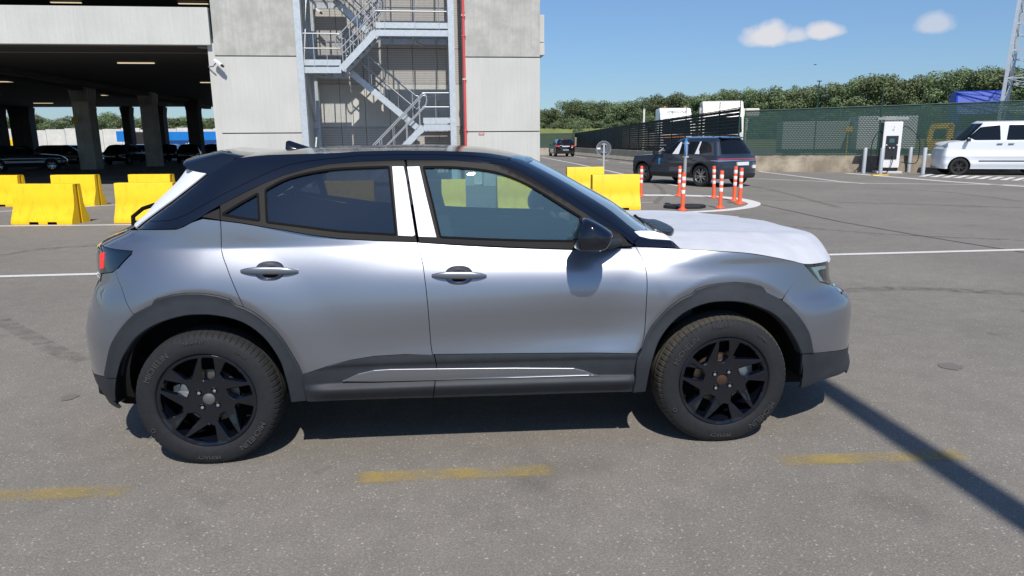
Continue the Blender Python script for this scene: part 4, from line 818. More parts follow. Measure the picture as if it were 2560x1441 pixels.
blow=IL(z5((1488,655),(1580,650),(1700,640),(1850,610)))+[(3.5,.405),(UF,.405),(UF,.25),(3.4,.25)]+IL(z5((1840,790),(1700,850),(1600,885),(1470,935),(1485,850)))
pn('lower_front_bumper',CLAD,PL,blow,off=.002,step=.03)
pn('grille',PIANO,PL,[(3.36,.725),(UF,.705),(UF,.885),(3.30,.885)],step=.04,off=-.004)
hl=IL(z3((1955,578),(2080,566),(2160,552)))+[(3.30,.885),(3.36,.725)]+IL(hlb[::-1])
pn('headlight',glass('headlight lens',(.62,.7,.75),ior=1.6),PL,hl,off=.001,step=.02,gap=.001); pn('headlight_housing',PIANO,PL,hl,off=-.012,step=.03,gap=.0,skirt=.02)
bl=IL(z3((2020,605),(2090,595),(2160,578)))+IL(z3((2160,600),(2090,622),(2072,632),(2085,665),(2120,718),(2090,712),(2060,660)))
pn('daytime_light',mat('white light guide',(.75,.85,.82),.35,em=(.7,.9,.85),ems=.25),PL,bl,off=-.006,step=.02,gap=0,skirt=.004)
# rear
rb_top=[(UR,.80),(-.95,.82)]
pn('tailgate',PAINT,PL,IL(SEAM)+[IL([TLT[0]])[0],(-.78,1.03),(-.9,.88)]+[(-.95,.82),(UR,.80),(UR,1.12),(-.85,1.13)]+IL([(318,573)]),step=.025)
pn('rear_bumper',PAINT,PL,IL(BS[::-1]+z1((290,1000),(210,1008)))+rb_top[::-1]+[(UR,.40)]+[(-.9,.41)]+IL(z4((95,700),(180,725))+AR[4:qi+1]),step=.025)
pn('lower_rear_bumper',CLAD,PL,IL(z4((95,702),(180,725),(265,735),(275,800),(300,900),(230,890),(165,820),(110,745)))[:6]+[(-.62,.25),(UR,.25),(UR,.40),(-.9,.41)],off=.003,step=.03)
tl=IL(z1((205,805),(240,822),(430,848),(425,870),(330,970),(290,1000),(212,1008)))+[(-.78,.885),(-.95,.90),(-.95,.99),(-.80,1.035)]
pn('taillight',glass('taillight lens',(.10,.10,.11),ior=1.7),PL,tl,off=.004,gap=.002,step=.02); pn('taillight_housing',mat('dark lamp bowl',(.02,.02,.025),.4),PL,tl,off=-.01,gap=0,step=.03)
pn('rear_lamp_strip',mat('red lamp strip',(.55,.02,.02),.35,em=(1,.03,.02),ems=.35),PL,IL(z1((206,862),(240,858),(232,970),(206,975))),off=.0055,gap=0,step=.01,skirt=.004)
# cladding
ain=z4((300,900),(275,800),(270,735),(285,640),(320,560),(380,470),(450,410),(540,360),(640,325),(740,302),(840,297),(920,300),(1040,320),(1150,360),(1250,430),(1330,520),(1390,620),(1415,690),(1440,780),(1465,900))
pn('rear_arch_cladding',CLAD,PL,IL(AR[1:]+z4((1570,890))+spl(ain[::-1][:-2],3)),off=.008,gap=.0,skirt=.05,step=.025,cham=.004)
fin=z5((235,955),(260,820),(290,700),(330,580),(380,490),(450,405),(540,330),(640,280),(740,250),(850,238),(960,240),(1060,255),(1160,290),(1260,340),(1340,410),(1400,490),(1450,580),(1480,655))
pn('front_arch_cladding',CLAD,PL,IL(AF+spl(fin[::-1],3)),off=.008,gap=.0,skirt=.05,step=.025,cham=.004)
sin_=z6((400,236),(500,190),(600,167),(700,160),(1000,156),(1500,151),(1880,153),(1950,170),(2045,207),(1500,222),(1000,232),(600,238))
sill_r=IL(ST+z6((175,365),(500,358),(978,345),(992,240),(1000,130))); sill_f=IL(z6((990,68),(1500,62),(2285,62),(2270,150),(2253,305),(1500,330),(982,345),(995,240),(1003,130)))
def PS(u,z):
    """sill moulding: upper face, recess, ledge, tucked-in lower face"""
    Q=PL(u,z); u=np.asarray(u,float); z=np.asarray(z,float)
    d=.012*smst(.505,.475,z)+(-.030)*smst(.40,.372,z)+.030*smst(.372,.30,z)
    e=smst(.42,.6,u)*smst(2.25,2.0,u); Q=Q.copy(); Q[...,1]+=d*e-.004; return Q
pn('sill_cladding',CLAD,PS,sill_r,off=.004,gap=.001,step=.014); pn('sill_cladding',CLAD,PS,sill_f,off=.004,gap=.001,step=.014)
def PI_(u,z):
    Q=PS(u,z).copy(); Q[...,1]+=np.clip(.425-np.asarray(z,float),0,.1)*.12-.006; return Q
pn('sill_insert',PAINT,PI_,IL(sin_),off=.010,gap=0,step=.014,cham=.0015,skirt=.012)
# pillar foot and cowl
pn('pillar_base',BLACK,PL,IL(z3((610,437),(600,425),(575,395),(560,340),(620,350),(700,380),(900,396),(960,452),(780,445))),off=.003,step=.02,gap=.001)
pn('cowl_film',FILM,PL,IL(z3((580,325),(640,318),(750,320),(830,345),(887,392),(720,381),(640,363),(600,345))),off=.006,step=.02,gap=0,skirt=.006)
# greenhouse
RE=[(591.5,396),(670,388),(820,383.6),(900,379),(994,377),(1135,378.7),(1229,384.5),(1299,399),(1319,406)]
GB=[(1416.5,458),(1527,527),(1591,578)]
SM=[(349,556),(372,554),(420,552),(441.6,547),(470,535),(520,506.5),(570,480),(628,451.6),(670,431.6),(720,413),(770,403),(820,397.5),(900,389),(994,387),(1111,387.6),(1205,392.7),(1275.6,402),(1322,422),(1354,441.6),(1416,484),(1479,527),(1562,581),(1585,603)]
TT=[(349,573),(420,572.3),(446.6,571.5),(458,566.5),(500,545),(520,531.5),(550,514),(603,486.5),(661.5,458),(711,438),(770,421.6),(820,411),(900,404),(1011,400.5),(1135,401),(1229,410),(1250,412),(1299,429),(1333,448),(1437,516.5),(1500,558),(1550,583),(1583,612)]
re_uz=IG(RE)
pn('roof_side_panel',BLACK,PG,IG([(352,556),(520,438),(560,414)])+[tuple(q) for q in spl(re_uz,8)]+IG(GB+[(1600,590)]+SM[::-1]),step=.025,gap=.001)
pn('pillar_panel',BLACK,PG,IG(SM+TT[::-1]),step=.02,gap=.0012)
rt=[p for p in TT if 549<p[0]<1012]; ft=[p for p in TT if p[0]>=1134]
rfr=IG(rt+[(1015,420),(1026,500),(1043,606)]+BELT_R[::-1][1:]); ffr=IG([(1016,400.5)]+ft[:-1]+[(1570,606),(1583,615),(1436,624)]+[(1374,622.5),(1261,618),(1149,612.6),(1047,607),(1030,500),(1018,420)])
gq=IG(z1((1070,580),(1200,500),(1328,430),(1340,640),(1200,620),(1070,597)))
grr=IG(spl(z1((1370,410),(1500,340),(1650,295),(1850,262),(2050,250),(2258,243)),3)+z1((2285,500),(2310,740))+spl(z1((2150,730),(1900,715),(1700,690),(1500,665),(1380,650)),2))
gff=IG(spl(z2((270,308),(500,308),(700,322),(900,350),(1050,395),(1200,460),(1350,545),(1500,640),(1690,758)),3)+[(1466,570),(1470,608)]+z2((1620,980),(1200,975),(800,962),(425,945),(350,620)))
def rnd(poly,r=.012):
    """round a polygon's sharp corners"""
    p=dedup(poly); out=[]; n=len(p)
    for i in range(n):
        a,b,c=[np.array(p[k]) for k in (i-1,i,(i+1)%n)]; la,lc=np.hypot(*(a-b)),np.hypot(*(c-b)); k=((a-b)@(c-b))/(la*lc)
        if k>-.9:
            d=min(r,la*.4,lc*.4); p0=b+(a-b)/la*d; p2=b+(c-b)/lc*d
            for t in (0,.25,.5,.75,1): out.append(tuple(p0*(1-t)**2+2*b*t*(1-t)+p2*t*t))
        else: out.append(tuple(b))
    return out
gq,grr,gff=rnd(gq),rnd(grr),rnd(gff,.014)
pn('window_frame',TRIM,PG,rfr,[gq,grr],off=.002,step=.02,skirt=.012); pn('window_frame',TRIM,PG,ffr,[gff],off=.002,step=.02,skirt=.012)
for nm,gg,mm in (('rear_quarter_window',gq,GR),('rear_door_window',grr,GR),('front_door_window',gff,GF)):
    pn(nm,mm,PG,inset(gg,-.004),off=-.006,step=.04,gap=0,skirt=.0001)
    k=pn('window_seal',RUB,PG,inset(gg,-.001),[inset(gg,.009)],off=.0035,step=None,gap=0,skirt=.01,dstep=.02)
pn('quarter_trim',TRIM,PG,IG(z1((935,598),(1050,545),(1053,628),(925,606))),off=.002,step=.02,gap=.0005)
pn('pillar_film',FILM,PG,IG(z1((2278,250),(2358,250),(2375,330),(2440,735),(2425,745),(2320,740))),off=.007,gap=0,skirt=.004,step=.02); pn('pillar_film',FILM,PG,IG(z2((135,315),(243,312),(300,560),(395,940),(237,935),(190,640))),off=.007,gap=0,skirt=.004,step=.02)
pn('hatch_film',FILM,PG,IG(z1((830,272),(962,305),(720,495),(470,686),(432,686),(530,605),(610,508),(700,425),(770,352))),off=.010,gap=0,skirt=.006,step=.02)
pn('hatch_side',BLACK,PG,IG([(520,438),(352,573),(345,573),(340,571)])+[(uG(1.15,-1)+.40,1.15),(uG(1.42,-1)+.42,1.42)],off=.0,gap=0,step=.02)
pn('rear_window',mat('rear glass',(.01,.011,.013),.05,coat=1),PG,[(uG(1.13,-1)+.003,1.13),(uG(1.14,-1)+.41,1.14),(uG(1.42,-1)+.43,1.42),(uG(1.42,-1)+.003,1.42)],off=-.002,gap=0,step=.03)
wg=[re_uz[-1]]+IG(GB+[(1603,588)])
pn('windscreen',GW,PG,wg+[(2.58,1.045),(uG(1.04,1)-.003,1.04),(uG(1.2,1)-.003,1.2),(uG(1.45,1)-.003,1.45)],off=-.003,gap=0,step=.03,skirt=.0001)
# roof and bonnet: sheets between an edge loop and a spine
def bspline(edge,n=8):
    return np.array(spl(edge,n))
def sheet(name,m,B,S,prof,n=26,off=0.,ext=None,mirror=True):
    """B,S (k,3): edge and spine points; prof(v)->height share"""
    k=len(B); V=np.linspace(0,1,n)**1.25; vs=[];fs=[]
    for i in range(k):
        for v in V:
            p=B[i]+(S[i]-B[i])*v; p=p.copy(); p[2]=B[i][2]+(S[i][2]-B[i][2])*prof(v)+(ext(i/(k-1),v) if ext else 0); vs.append(tuple(p-np.array(OR)))
    for i in range(k-1):
        for j in range(n-1): fs.append((i*n+j,(i+1)*n+j,(i+1)*n+j+1,i*n+j+1))
    me=bpy.data.meshes.new(name); me.from_pydata(vs,[],fs); me.materials.append(m); me.update(); me.polygons.foreach_set('use_smooth',[True]*len(me.polygons))
    o=bpy.data.objects.new(name,me); COL.objects.link(o); o.parent=CAR
    b=bmesh.new(); b.from_mesh(me); 
    if sum(f.normal.z for f in b.faces)<0: bmesh.ops.reverse_faces(b,faces=b.faces)
    if mirror:
        g=b.faces[:]; r=bmesh.ops.duplicate(b,geom=b.verts[:]+b.edges[:]+b.faces[:]); dv=[e for e in r['geom'] if isinstance(e,bmesh.types.BMVert)]; df=[e for e in r['geom'] if isinstance(e,bmesh.types.BMFace)]
        for v in dv: v.co.y=-v.co.y
        bmesh.ops.reverse_faces(b,faces=df); bmesh.ops.remove_doubles(b,verts=b.verts,dist=.0005)
    b.to_mesh(me); b.free(); return o
e=np.array(spl(re_uz,8)); Bs=PG(e[:,0],e[:,1]); ue,ze=e[-1]; hd=[(ue+(uG(1.447,1)-ue)*t,ze+(1.447-ze)*t) for t in np.linspace(.04,1,22)]; hd=np.array(hd); Bh=PG(hd[:,0],hd[:,1])
xr0=Bs[0][0]; zs=pchip([-.1,.1,.5,1.0,1.3,1.5,1.62],[1.478,1.494,1.518,1.526,1.515,1.488,1.458])
Ss=np.array([[x,YC,float(zs(x))] for x in xr0+(1.60-xr0)*((Bs[:,0]-xr0)/(Bs[-1][0]-xr0))]); Sh=np.array([[1.60+(.055)*t,YC,float(zs(1.60))-.012*t] for t in np.linspace(0,1,len(Bh))])
ROOF=mat('black roof paint',(.012,.012,.014),.16,0,.6)
xb0=np.array([[Bs[0][0]-.02,Bs[0][1]+.001,Bs[0][2]-.003]]); sb0=np.array([[Ss[0][0]-.02,YC,Ss[0][2]-.003]])
sheet('roof',ROOF,np.concatenate([xb0,Bs,Bh]),np.concatenate([sb0,Ss,Sh]),lambda v:1-(1-v)**2.3)
he=IL([(1642,577),(1655,585),(1675,602),(1698,622)]+[(1775,627),(1869,633),(1931,642.5),(1978,652),(2012.5,660),(2050,657),(2070,651)])+[(3.34,.893),(3.6,.90),(UF,.905)]
he=np.array(spl(he,8)); Bb=PL(he[:,0],he[:,1])+nrm(PL,he[:,0],he[:,1])*.004
t=np.linspace(0,1,len(Bb)); L_=np.concatenate([[0],np.cumsum(np.linalg.norm(np.diff(Bb,axis=0),axis=1))]); t=L_/L_[-1]
Sb=np.stack([2.40+(3.13-2.40)*np.clip(t*1.3,0,1),np.full(len(t),YC),1.062-.05*t**2],1)
def hprof(v): return .62*(1-(1-min(v/.30,1))**2.2)+.38*(1-(1-v)**2)
def hext(s,v): return .014*math.exp(-((v-.33)/.09)**2)*min(1,s*6)*(1-max(0,s-.55)/.45)
sheet('bonnet',HOODF,Bb,Sb,hprof,ext=hext,n=34)
# spoiler, lofted across the hatch
def loft(name,m,secs,parent,cap=True,smooth=50,origin=OR,mirror=False):
    b=MB(); n=len(secs[0]); vs=[tuple(np.array(p)-np.array(origin)) for s in secs for p in s]
    fs=[(i*n+k,i*n+(k+1)%n,(i+1)*n+(k+1)%n,(i+1)*n+k) for i in range(len(secs)-1) for k in range(n)]
    if cap: fs+=[tuple(range(n)),tuple((len(secs)-1)*n+k for k in range(n))[::-1]]
    b.add(vs,fs); return b.build(name,m,parent,smooth=smooth)
sp=[(609,383),(552,388),(500,398.5),(461,408),(455,413),(465,422),(496,430),(519,436),(554,418),(586,398)]
s0=[at_y(x,y,.315) for x,y in sp]; s0[0]=at_y(600,387,.335)+np.array([.16,.0,-.03]); s0[8]=at_y(556,416,.30); s0[9]=at_y(589,397,.30)
def sec(y,dz,dx,th):
    out=[]
    for i,p in enumerate(s0):
        q=np.array([p[0]-dx,y,p[2]+dz]); 
        if i in (5,6,7,8): q[2]=max(q[2],p[2]+dz)+th*(1.0 if i!=5 else .3)
        out.append(q)
    return out
secs=[[(p[0]+.01,p[1],p[2]-.004) for p in s0],sec(.33,.004,0,.0),sec(.40,.016,.02,.02),sec(.55,.026,.045,.035),sec(.885,.034,.06,.04)]; secs+= [[(p[0],2*YC-p[1],p[2]) for p in s] for s in secs[-2::-1]]
loft('spoiler',BLACK,secs,CAR,smooth=35)
fa=MB(); a0=at_y(716,374,YC); 
def fin(y,k): return [(a0[0],y,a0[2]-.02),(a0[0]+.002,y,a0[2]+.045*k),(a0[0]+.02,y,a0[2]+.05*k),(a0[0]+.13,y,a0[2]+.012*k),(a0[0]+.16,y,a0[2]-.02)]
loft('roof_antenna',BLACK,[fin(YC-.032,.1),fin(YC-.012,.8),fin(YC,1),fin(YC+.012,.8),fin(YC+.032,.1)],CAR)
# handles
def handle(uz,length,parent):
    u0,z0=uz; bowl=MB(); R=[1,.9,.75,.55,.3,.0]; n=36; vs=[]
    for r in R:
        for k in range(n):
            c,s=math.cos(2*math.pi*k/n),math.sin(2*math.pi*k/n); e=2/2.5; u=u0-.003+.066*r*math.copysign(abs(c)**e,c); z=z0+.044*r*math.copysign(abs(s)**e,s)
            p=PL(u,z)-nrm(PL,np.array(u),np.array(z))*(.030*(1-r**3)); vs.append(p-np.array(OR))
    bowl.add(vs,[(i*n+k,i*n+(k+1)%n,(i+1)*n+(k+1)%n,(i+1)*n+k) for i in range(len(R)-1) for k in range(n)])
    h=bowl.build('handle_cup',PAINT,parent,smooth=60)
    secs=[]
    for t in np.linspace(-1,1,17):
        u=u0+t*length/2-.002; w=.017*(1-abs(t)**3*.55); lift=.020*(1-abs(t)**4)+.002; P0=PL(u,z0-.002-.004*t); N=nrm(PL,np.array(u),np.array(z0)); Tz=np.array([0,.1,1.])
        secs.append([P0+N*(lift+.009*math.cos(a))+Tz*w*math.sin(a)*(1 if True else 1) for a in np.linspace(0,2*math.pi,14,endpoint=False)])
    b=loft('door_handle',PAINT,secs,parent,smooth=50)
    return h,b
for d,uz in ((RD,HR),(FD,HF)):
    h,b=handle(uz,.262,d[0])
    for q in (h,b): c=q.copy(); COL.objects.link(c); c.parent=d[1]
# door mirror
mo=z2((1690,778),(1745,770),(1850,818),(1935,875),(1960,905),(1952,950),(1925,1005),(1880,1048),(1780,1058),(1690,1056),(1640,1046),(1622,1000),(1617,920),(1645,850))
def msec(Y,k,dx=0): 
    P=[at_y(x,y,-.13) for x,y in spl(mo,2,True)]; c=np.mean(P,0); return [np.array([c[0]+dx+(p[0]-c[0])*k,Y,c[2]+(p[2]-c[2])*k]) for p in P]
msecs=[msec(.01,.55,.02),msec(-.02,.82,.01),msec(-.06,.96),msec(-.11,1.0),msec(-.16,.96),msec(-.195,.82,.0),msec(-.215,.55,.005),msec(-.222,.2,.01)]
cmir=np.mean(msecs[3],0); ms=CAR
MIR=loft('door_mirror',BLACK,msecs,CAR,smooth=50)
b=MB(); arm0=at_y(1505,608,-.02)-np.array(OR); arm1=at_y(1548,606,.07)-np.array(OR); b.tube([arm0,(arm0+arm1)/2+np.array([0,0,-.006]),arm1],.03,12,.022); ARM=b.build('mirror_arm',CLAD,MIR,smooth=60)
b=MB(); zz=cmir[2]-.012-0; rim=[]
for P in msecs[2:7]: pass
ring=[]
cx=cmir[0]; 
for a in np.linspace(math.radians(170),math.radians(380),30):
    s=msecs[3]; ring.append((cx+math.cos(a)*.098,-.12+math.sin(a)*.10-YC,cmir[2]-.012+math.cos(a)*.004))
for q in (MIR,):
    c=q.copy(); COL.objects.link(c); c.scale=(1,-1,1); c.parent=CAR; a=ARM.copy(); COL.objects.link(a); a.parent=c
# inner shells, wheel wells, underbody
def circ(cx,cz,r,a0,a1,n=24): return [(cx+r*math.cos(math.radians(a0+(a1-a0)*i/n)),cz+r*math.sin(math.radians(a0+(a1-a0)*i/n))) for i in range(n+1)]
inn=[(UR,.32),(-.45,.32)]+circ(0,.335,.432,182,-10)+[(.6,.31),(2.0,.31)]+circ(2.557,.335,.432,190,-4)+[(3.1,.30),(UF,.30),(UF,.86),(3.0,.86),(2.25,.93),(1.9,1.0),(1.0,1.03),(.3,1.10),(-.4,1.06),(-.8,1.02),(UR,1.05)]
pn('inner_body',DARK,PL,inn,off=-.022,gap=0,step=.06,skirt=.001)
pn('inner_frame',DARK,PG,rfr,[inset(gq,-.012),inset(grr,-.012)],off=-.03,step=.06,gap=.004,skirt=.001); pn('inner_frame',DARK,PG,ffr,[inset(gff,-.012)],off=-.03,step=.06,gap=.004,skirt=.001)
for cx in (0,2.557):
    b=MB(); n=40; vs=[]
    for Y in (.04,.42):
        for k in range(n+1): a=math.radians(-2+184*k/n); vs.append((cx+.432*math.cos(a),Y-YC,.335+.432*math.sin(a)))
    vs.append((cx,.42-YC,.335)); fs=[(k,k+1,n+2+k,n+1+k) for k in range(n)]+[(n+1+k,n+2+k,2*n+2) for k in range(n)]
    b.add(vs,fs); o=b.build('wheel_well',DARK,CAR); c=o.copy(); COL.objects.link(c); c.parent=CAR; c.scale=(1,-1,1)
b=MB(); b.prism([(-.62,.30),(-.5,.24),(-.40,.23),(-.42,.45),(.42,.45),(.47,.24),(2.1,.24),(2.14,.45),(3.0,.45),(3.0,.22),(3.15,.22),(3.22,.28),(3.22,.5),(-.62,.5)],-.62,.62); b.box((.48,-.78,.285),(2.08,.78,.33)); b.box((2.25,-.6,.45),(3.2,.6,.85)); b.box((-.55,-.6,.45),(.0,.6,.95))
b.tube([(.1,-.35,.20),(.6,-.35,.19),(2.2,-.2,.19)],.03,8); b.tube([(0,-.72,.332),(0,.72,.332)],.04,8); b.tube([(2.557,-.72,.332),(2.557,.72,.332)],.035,8)
b.build('underbody',DARK,CAR)
b=MB()
b.add([(x,y,z) for x in (.2,1.5) for y,z in ((-.55,1.455),(.55,1.455))],[(0,1,3,2)]); b.build('headliner',mat('grey headliner',(.06,.06,.06),.9),CAR)
# interior
SEAT=mat('dark seat fabric',(.014,.014,.016),.85); DASH=mat('dark dashboard plastic',(.04,.042,.046),.55)
def seat(x,y):
    b=MB(); b.box((x-.28,y-.24,.42),(x+.26,y+.24,.56)); b.add([(x-.22,y-.24,.52),(x-.22,y+.24,.52),(x-.08,y+.24,.52),(x-.08,y-.24,.52),(x-.36,y-.20,1.16),(x-.36,y+.20,1.16),(x-.27,y+.20,1.16),(x-.27,y-.20,1.16)],[(0,1,2,3),(4,7,6,5),(0,4,5,1),(1,5,6,2),(2,6,7,3),(3,7,4,0)])
    b.box((x-.38,y-.13,1.19),(x-.30,y+.13,1.36)); b.tube([(x-.33,y-.06,1.14),(x-.34,y-.06,1.22)],.008,6); b.tube([(x-.33,y+.06,1.14),(x-.34,y+.06,1.22)],.008,6)
    return b.build('front_seat',SEAT,CAR,bevel=.03,smooth=50)
seat(1.44,-.36); seat(1.40,.36)
b=MB(); b.box((.28,-.58,.45),(.75,.58,.60)); b.box((.14,-.58,.55),(.30,.58,1.08))
for y in (-.36,.36): b.box((.13,y-.12,1.08),(.20,y+.12,1.22))
b.build('rear_seat',SEAT,CAR,bevel=.03,smooth=50)
b=MB(); b.prism([(1.95,.55),(1.90,.80),(1.88,.98),(1.95,1.04),(2.2,1.05),(2.42,1.02),(2.45,.6)],-.68,.68); b.box((1.86,.18,1.0),(1.93,.62,1.10)); b.box((1.2,-.1,.45),(2.0,.1,.72))
b.build('dashboard',DASH,CAR,bevel=.015,smooth=50)
sc=at_y(1392,572,1.25); b=MB(); rr=.185; tilt=math.radians(24)
ringp=[(sc[0]-math.sin(tilt)*rr*math.sin(a)*1.0,sc[1]-YC+rr*math.cos(a),sc[2]+math.cos(tilt)*rr*math.sin(a)) for a in [2*math.pi*k/28 for k in range(28)]]
b.tube(ringp,.016,8,closed=True); b.tube([ringp[0],(sc[0],sc[1]-YC,sc[2]),ringp[14]],.02,8); b.tube([(sc[0],sc[1]-YC,sc[2]),ringp[21]],.02,8); b.tube([(sc[0]-.02,sc[1]-YC,sc[2]),(sc[0]+.35,sc[1]-YC,sc[2]-.12)],.055,10); b.build('steering_wheel',SEAT,CAR,smooth=60)
# wipers and cowl
wc=z3((585,178),(660,203),(712,212),(765,214),(830,238),(893,270),(912,298),(872,314),(822,306),(775,285),(700,236),(640,205)); b=MB(); b.prism([tuple((at_z(x,y,1.082)[:2]-np.array([0,YC])).tolist()) for x,y in spl(wc,2,True)],1.045,1.078,'z'); b.build('wiper_cover',mat('crumpled black sheet',(.012,.012,.014),.3,bump=(18,.9,.03)),CAR,smooth=60,bevel=.01)
b=MB(); b.tube([(2.20,-.60,1.075),(2.26,-.30,1.088),(2.30,.0,1.090)],.010,6); b.build('wiper',RUB,CAR,smooth=50)
b=MB(); b.prism([(2.05,.95),(2.12,1.055),(2.42,1.055),(2.5,.95)],-.6,.6); b.build('cowl',RUB,CAR)
b=MB(); q=at_y(336,556,.75); b.tube([(q[0]+.0,-.15,q[2]-.03),(q[0]-.01,-.12,q[2]+.03),(q[0]+.03,-.08,q[2]+.07),(q[0]+.09,-.06,q[2]+.09)],.012,8); b.build('rear_wiper',RUB,CAR)
# ---------- wheels ----------
TYRE=mat('tyre rubber',(.016,.017,.020),.75,spec=.3,noise=(40,.18),bump=(300,.15,.001)); TREAD=mat('dusty tread rubber',(.056,.051,.043),.9,spec=.2,noise=(60,.25))
RIM=mat('black gloss alloy',(.004,.005,.009),.08,0,.7,.3); STEEL=mat('bare steel',(.55,.53,.5),.38,1.); DISC=mat('brake disc steel',(.30,.22,.16),.45,.9); CHROME=mat('bright zinc bolt',(.75,.75,.75),.25,1.)
def text_mesh(body,size,font_extrude=.0012):
    cu=bpy.data.curves.new('t','FONT'); cu.body=body; cu.size=size; cu.extrude=font_extrude; cu.align_x='CENTER'; cu.resolution_u=2; o=bpy.data.objects.new('t',cu); COL.objects.link(o)
    dg=bpy.context.evaluated_depsgraph_get(); dg.update(); me=bpy.data.meshes.new_from_object(o.evaluated_get(dg)); bpy.data.objects.remove(o); vs=[tuple(v.co) for v in me.vertices]; fs=[tuple(p.vertices) for p in me.polygons]; bpy.data.meshes.remove(me); return vs,fs
def make_wheel(cx,spin,root,Y0=0.):
    """outer face at Y0, axle along +Y; every wheel is an Empty with tyre, rim, disc, bolts"""
    w=empty('wheel',(cx,Y0-YC,.332),parent=root)
    # tyre: sidewall lathe with real shoulder sipes
    prof=[(.233,.030),(.2345,.014),(.240,.006),(.252,.001),(.270,-.001),(.290,.001),(.306,.005),(.318,.011),(.3275,.020),(.334,.032),(.3385,.048),(.3415,.075),(.342,.0751),(.335,.0785),(.335,.0835),(.342,.087),(.3425,.11),(.335,.1135),(.335,.1185),(.3425,.122),(.3425,.145),(.335,.1485),(.335,.1535),(.3415,.157),(.3385,.172),(.334,.185),(.318,.207),(.29,.217),(.252,.217),(.233,.19)]
    n=432; b=MB(); vs=[]; 
    for i,(r,h) in enumerate(prof):
        for k in range(n):
            a=2*math.pi*k/n; rr=r
            if 7<=i<=10 and k%6==0: rr=r-.005*(1 if i>7 else .4)
            z=rr*math.sin(a); flat=0
            if z<-.329: z=-.329-(abs(z)-.329)*.15
            vs.append((rr*math.cos(a),h,z))
    fs=[];mi=[]
    for i in range(len(prof)-1):
        for k in range(n): fs.append((i*n+k,i*n+(k+1)%n,(i+1)*n+(k+1)%n,(i+1)*n+k)); mi.append(1 if 8<=i<=24 else 0)
    b.add(vs,fs); b.mi=mi; ty=b.build('tyre',[TYRE,TREAD if cx>1 else mat('clean tread rubber',(.021,.021,.022),.85,spec=.25,noise=(60,.25))],w,smooth=28)
    for txt,size,r0,ac in (('MICHELIN',.038,.270,140),('215/60 R 17',.019,.292,96),('OUTSIDE',.015,.287,52),('MICHELIN',.038,.270,-42),('PRIMACY',.026,.278,-92),('O',.03,.28,-152)):
        vs,fs=text_mesh(txt,size); out=[]
        for x,y,z in vs:
            a=math.radians(ac)-x/r0*(1 if True else -1); rr=r0+y
            out.append((rr*math.cos(a),(-.0032 if .262<rr<.30 else -.0015+max(0,rr-.30)*.25)-z,rr*math.sin(a)))
        b=MB(); b.add(out,fs); b.build('tyre_lettering',mat('raised tyre lettering',(.05,.049,.047),.7),w)
    # rim face
    ca,sa=math.cos(math.radians(spin)),math.sin(math.radians(spin)); R0=.2345
    Aw=[(-.02,.925),(.20,.90),(.185,.50),(.06,.405),(-.075,.415)]; Bw=[(.445,.80),(.60,.69),(.74,.54),(.84,.37),(.34,.425),(.285,.52)]
    holes=[]
    for k in range(5):
        for Wd in (Aw,Bw):
            a=math.radians(72*k+spin); holes.append(rnd([(R0*(x*math.cos(a)-y*math.sin(a)),R0*(x*math.sin(a)+y*math.cos(a))) for x,y in Wd],.006))
    def PF(u,z):
        u=np.asarray(u,float);z=np.asarray(z,float); r=np.hypot(u,z)/R0; a=np.arctan2(z,u)
        ridge=.006*np.cos(5*(a-math.radians(spin-15)))*smst(.35,.8,r)
        Y=.012+.020*smst(1.0,.30,r)-.004*smst(.93,1,r)+ridge*smst(1.,.9,r)
        return np.stack([u,Y,z],-1)
    hub=[(.030*math.cos(a),.030*math.sin(a)) for a in [2*math.pi*k/24 for k in range(24)]]
    lug=[]
    for k in range(4): a=math.radians(90*k+52); lug.append([(.0525*math.cos(a)+.0125*math.cos(t),.0525*math.sin(a)+.0125*math.sin(t)) for t in [2*math.pi*j/14 for j in range(14)]])
    outer=[(R0*math.cos(a),R0*math.sin(a)) for a in [2*math.pi*k/96 for k in range(96)]]
    f=panel('rim',RIM,w,PF,outer,holes+[hub]+lug,off=0,gap=0,skirt=.034,step=.02,cham=.005,mirror=False,dstep=.012)
    b=MB(); b.lathe([(R0,.012),(R0+.002,.016),(R0-.004,.03),(.215,.05),(.21,.17),(.232,.20)],72,'y'); b.build('rim_barrel',RIM,w,smooth=50)
    b=MB(); b.lathe([(.03,.058),(.03,.040),(.022,.036),(.0,.035)],24,'y'); b.build('hub_cap',mat('dull steel hub',(.20,.20,.19),.5,.8) if cx<1 else mat('rusty hub',(.055,.028,.018),.7,.3),w,smooth=40)
    for k in range(4):
        a=math.radians(90*k+52); b=MB(); b.lathe([(.010,.050),(.010,.036),(.008,.033),(.0,.032)],6,'y',(.0525*math.cos(a),0,.0525*math.sin(a))); b.build('wheel_bolt',CHROME,w)
    b=MB(); b.lathe([(.0,.07),(.075,.07),(.076,.085),(.134,.086),(.134,.105),(.05,.106)],48,'y'); b.build('brake_disc',DISC if cx>1 else mat('grey brake disc',(.2,.19,.18),.5,.8),w,smooth=30)
    b=MB(); s=-1 if cx<1 else 1; P=[(r*math.cos(math.radians(a))*s,r*math.sin(math.radians(a))) for r,a in [(.10,-10),(.15,-12),(.155,10),(.15,35),(.10,32)]]; b.prism(P,.068,.12); b.prism([(s*.155,.0),(s*.19,.01),(s*.185,.05),(s*.15,.06)],.10,.15); b.build('brake_caliper',mat('cast aluminium',(.6,.6,.58),.45,.8),w,bevel=.006)
    b=MB(); b.lathe([(.0,.18),(.22,.18)],24,'y'); b.build('wheel_back',DARK,w)
    return w
w1=make_wheel(0.,0,CAR); w2=make_wheel(2.557,8,CAR)
for w in (w1,w2):
    c=copy_tree(w,CAR); c.rotation_euler=(0,0,math.pi); c.location=(w.location.x,-w.location.y,w.location.z)
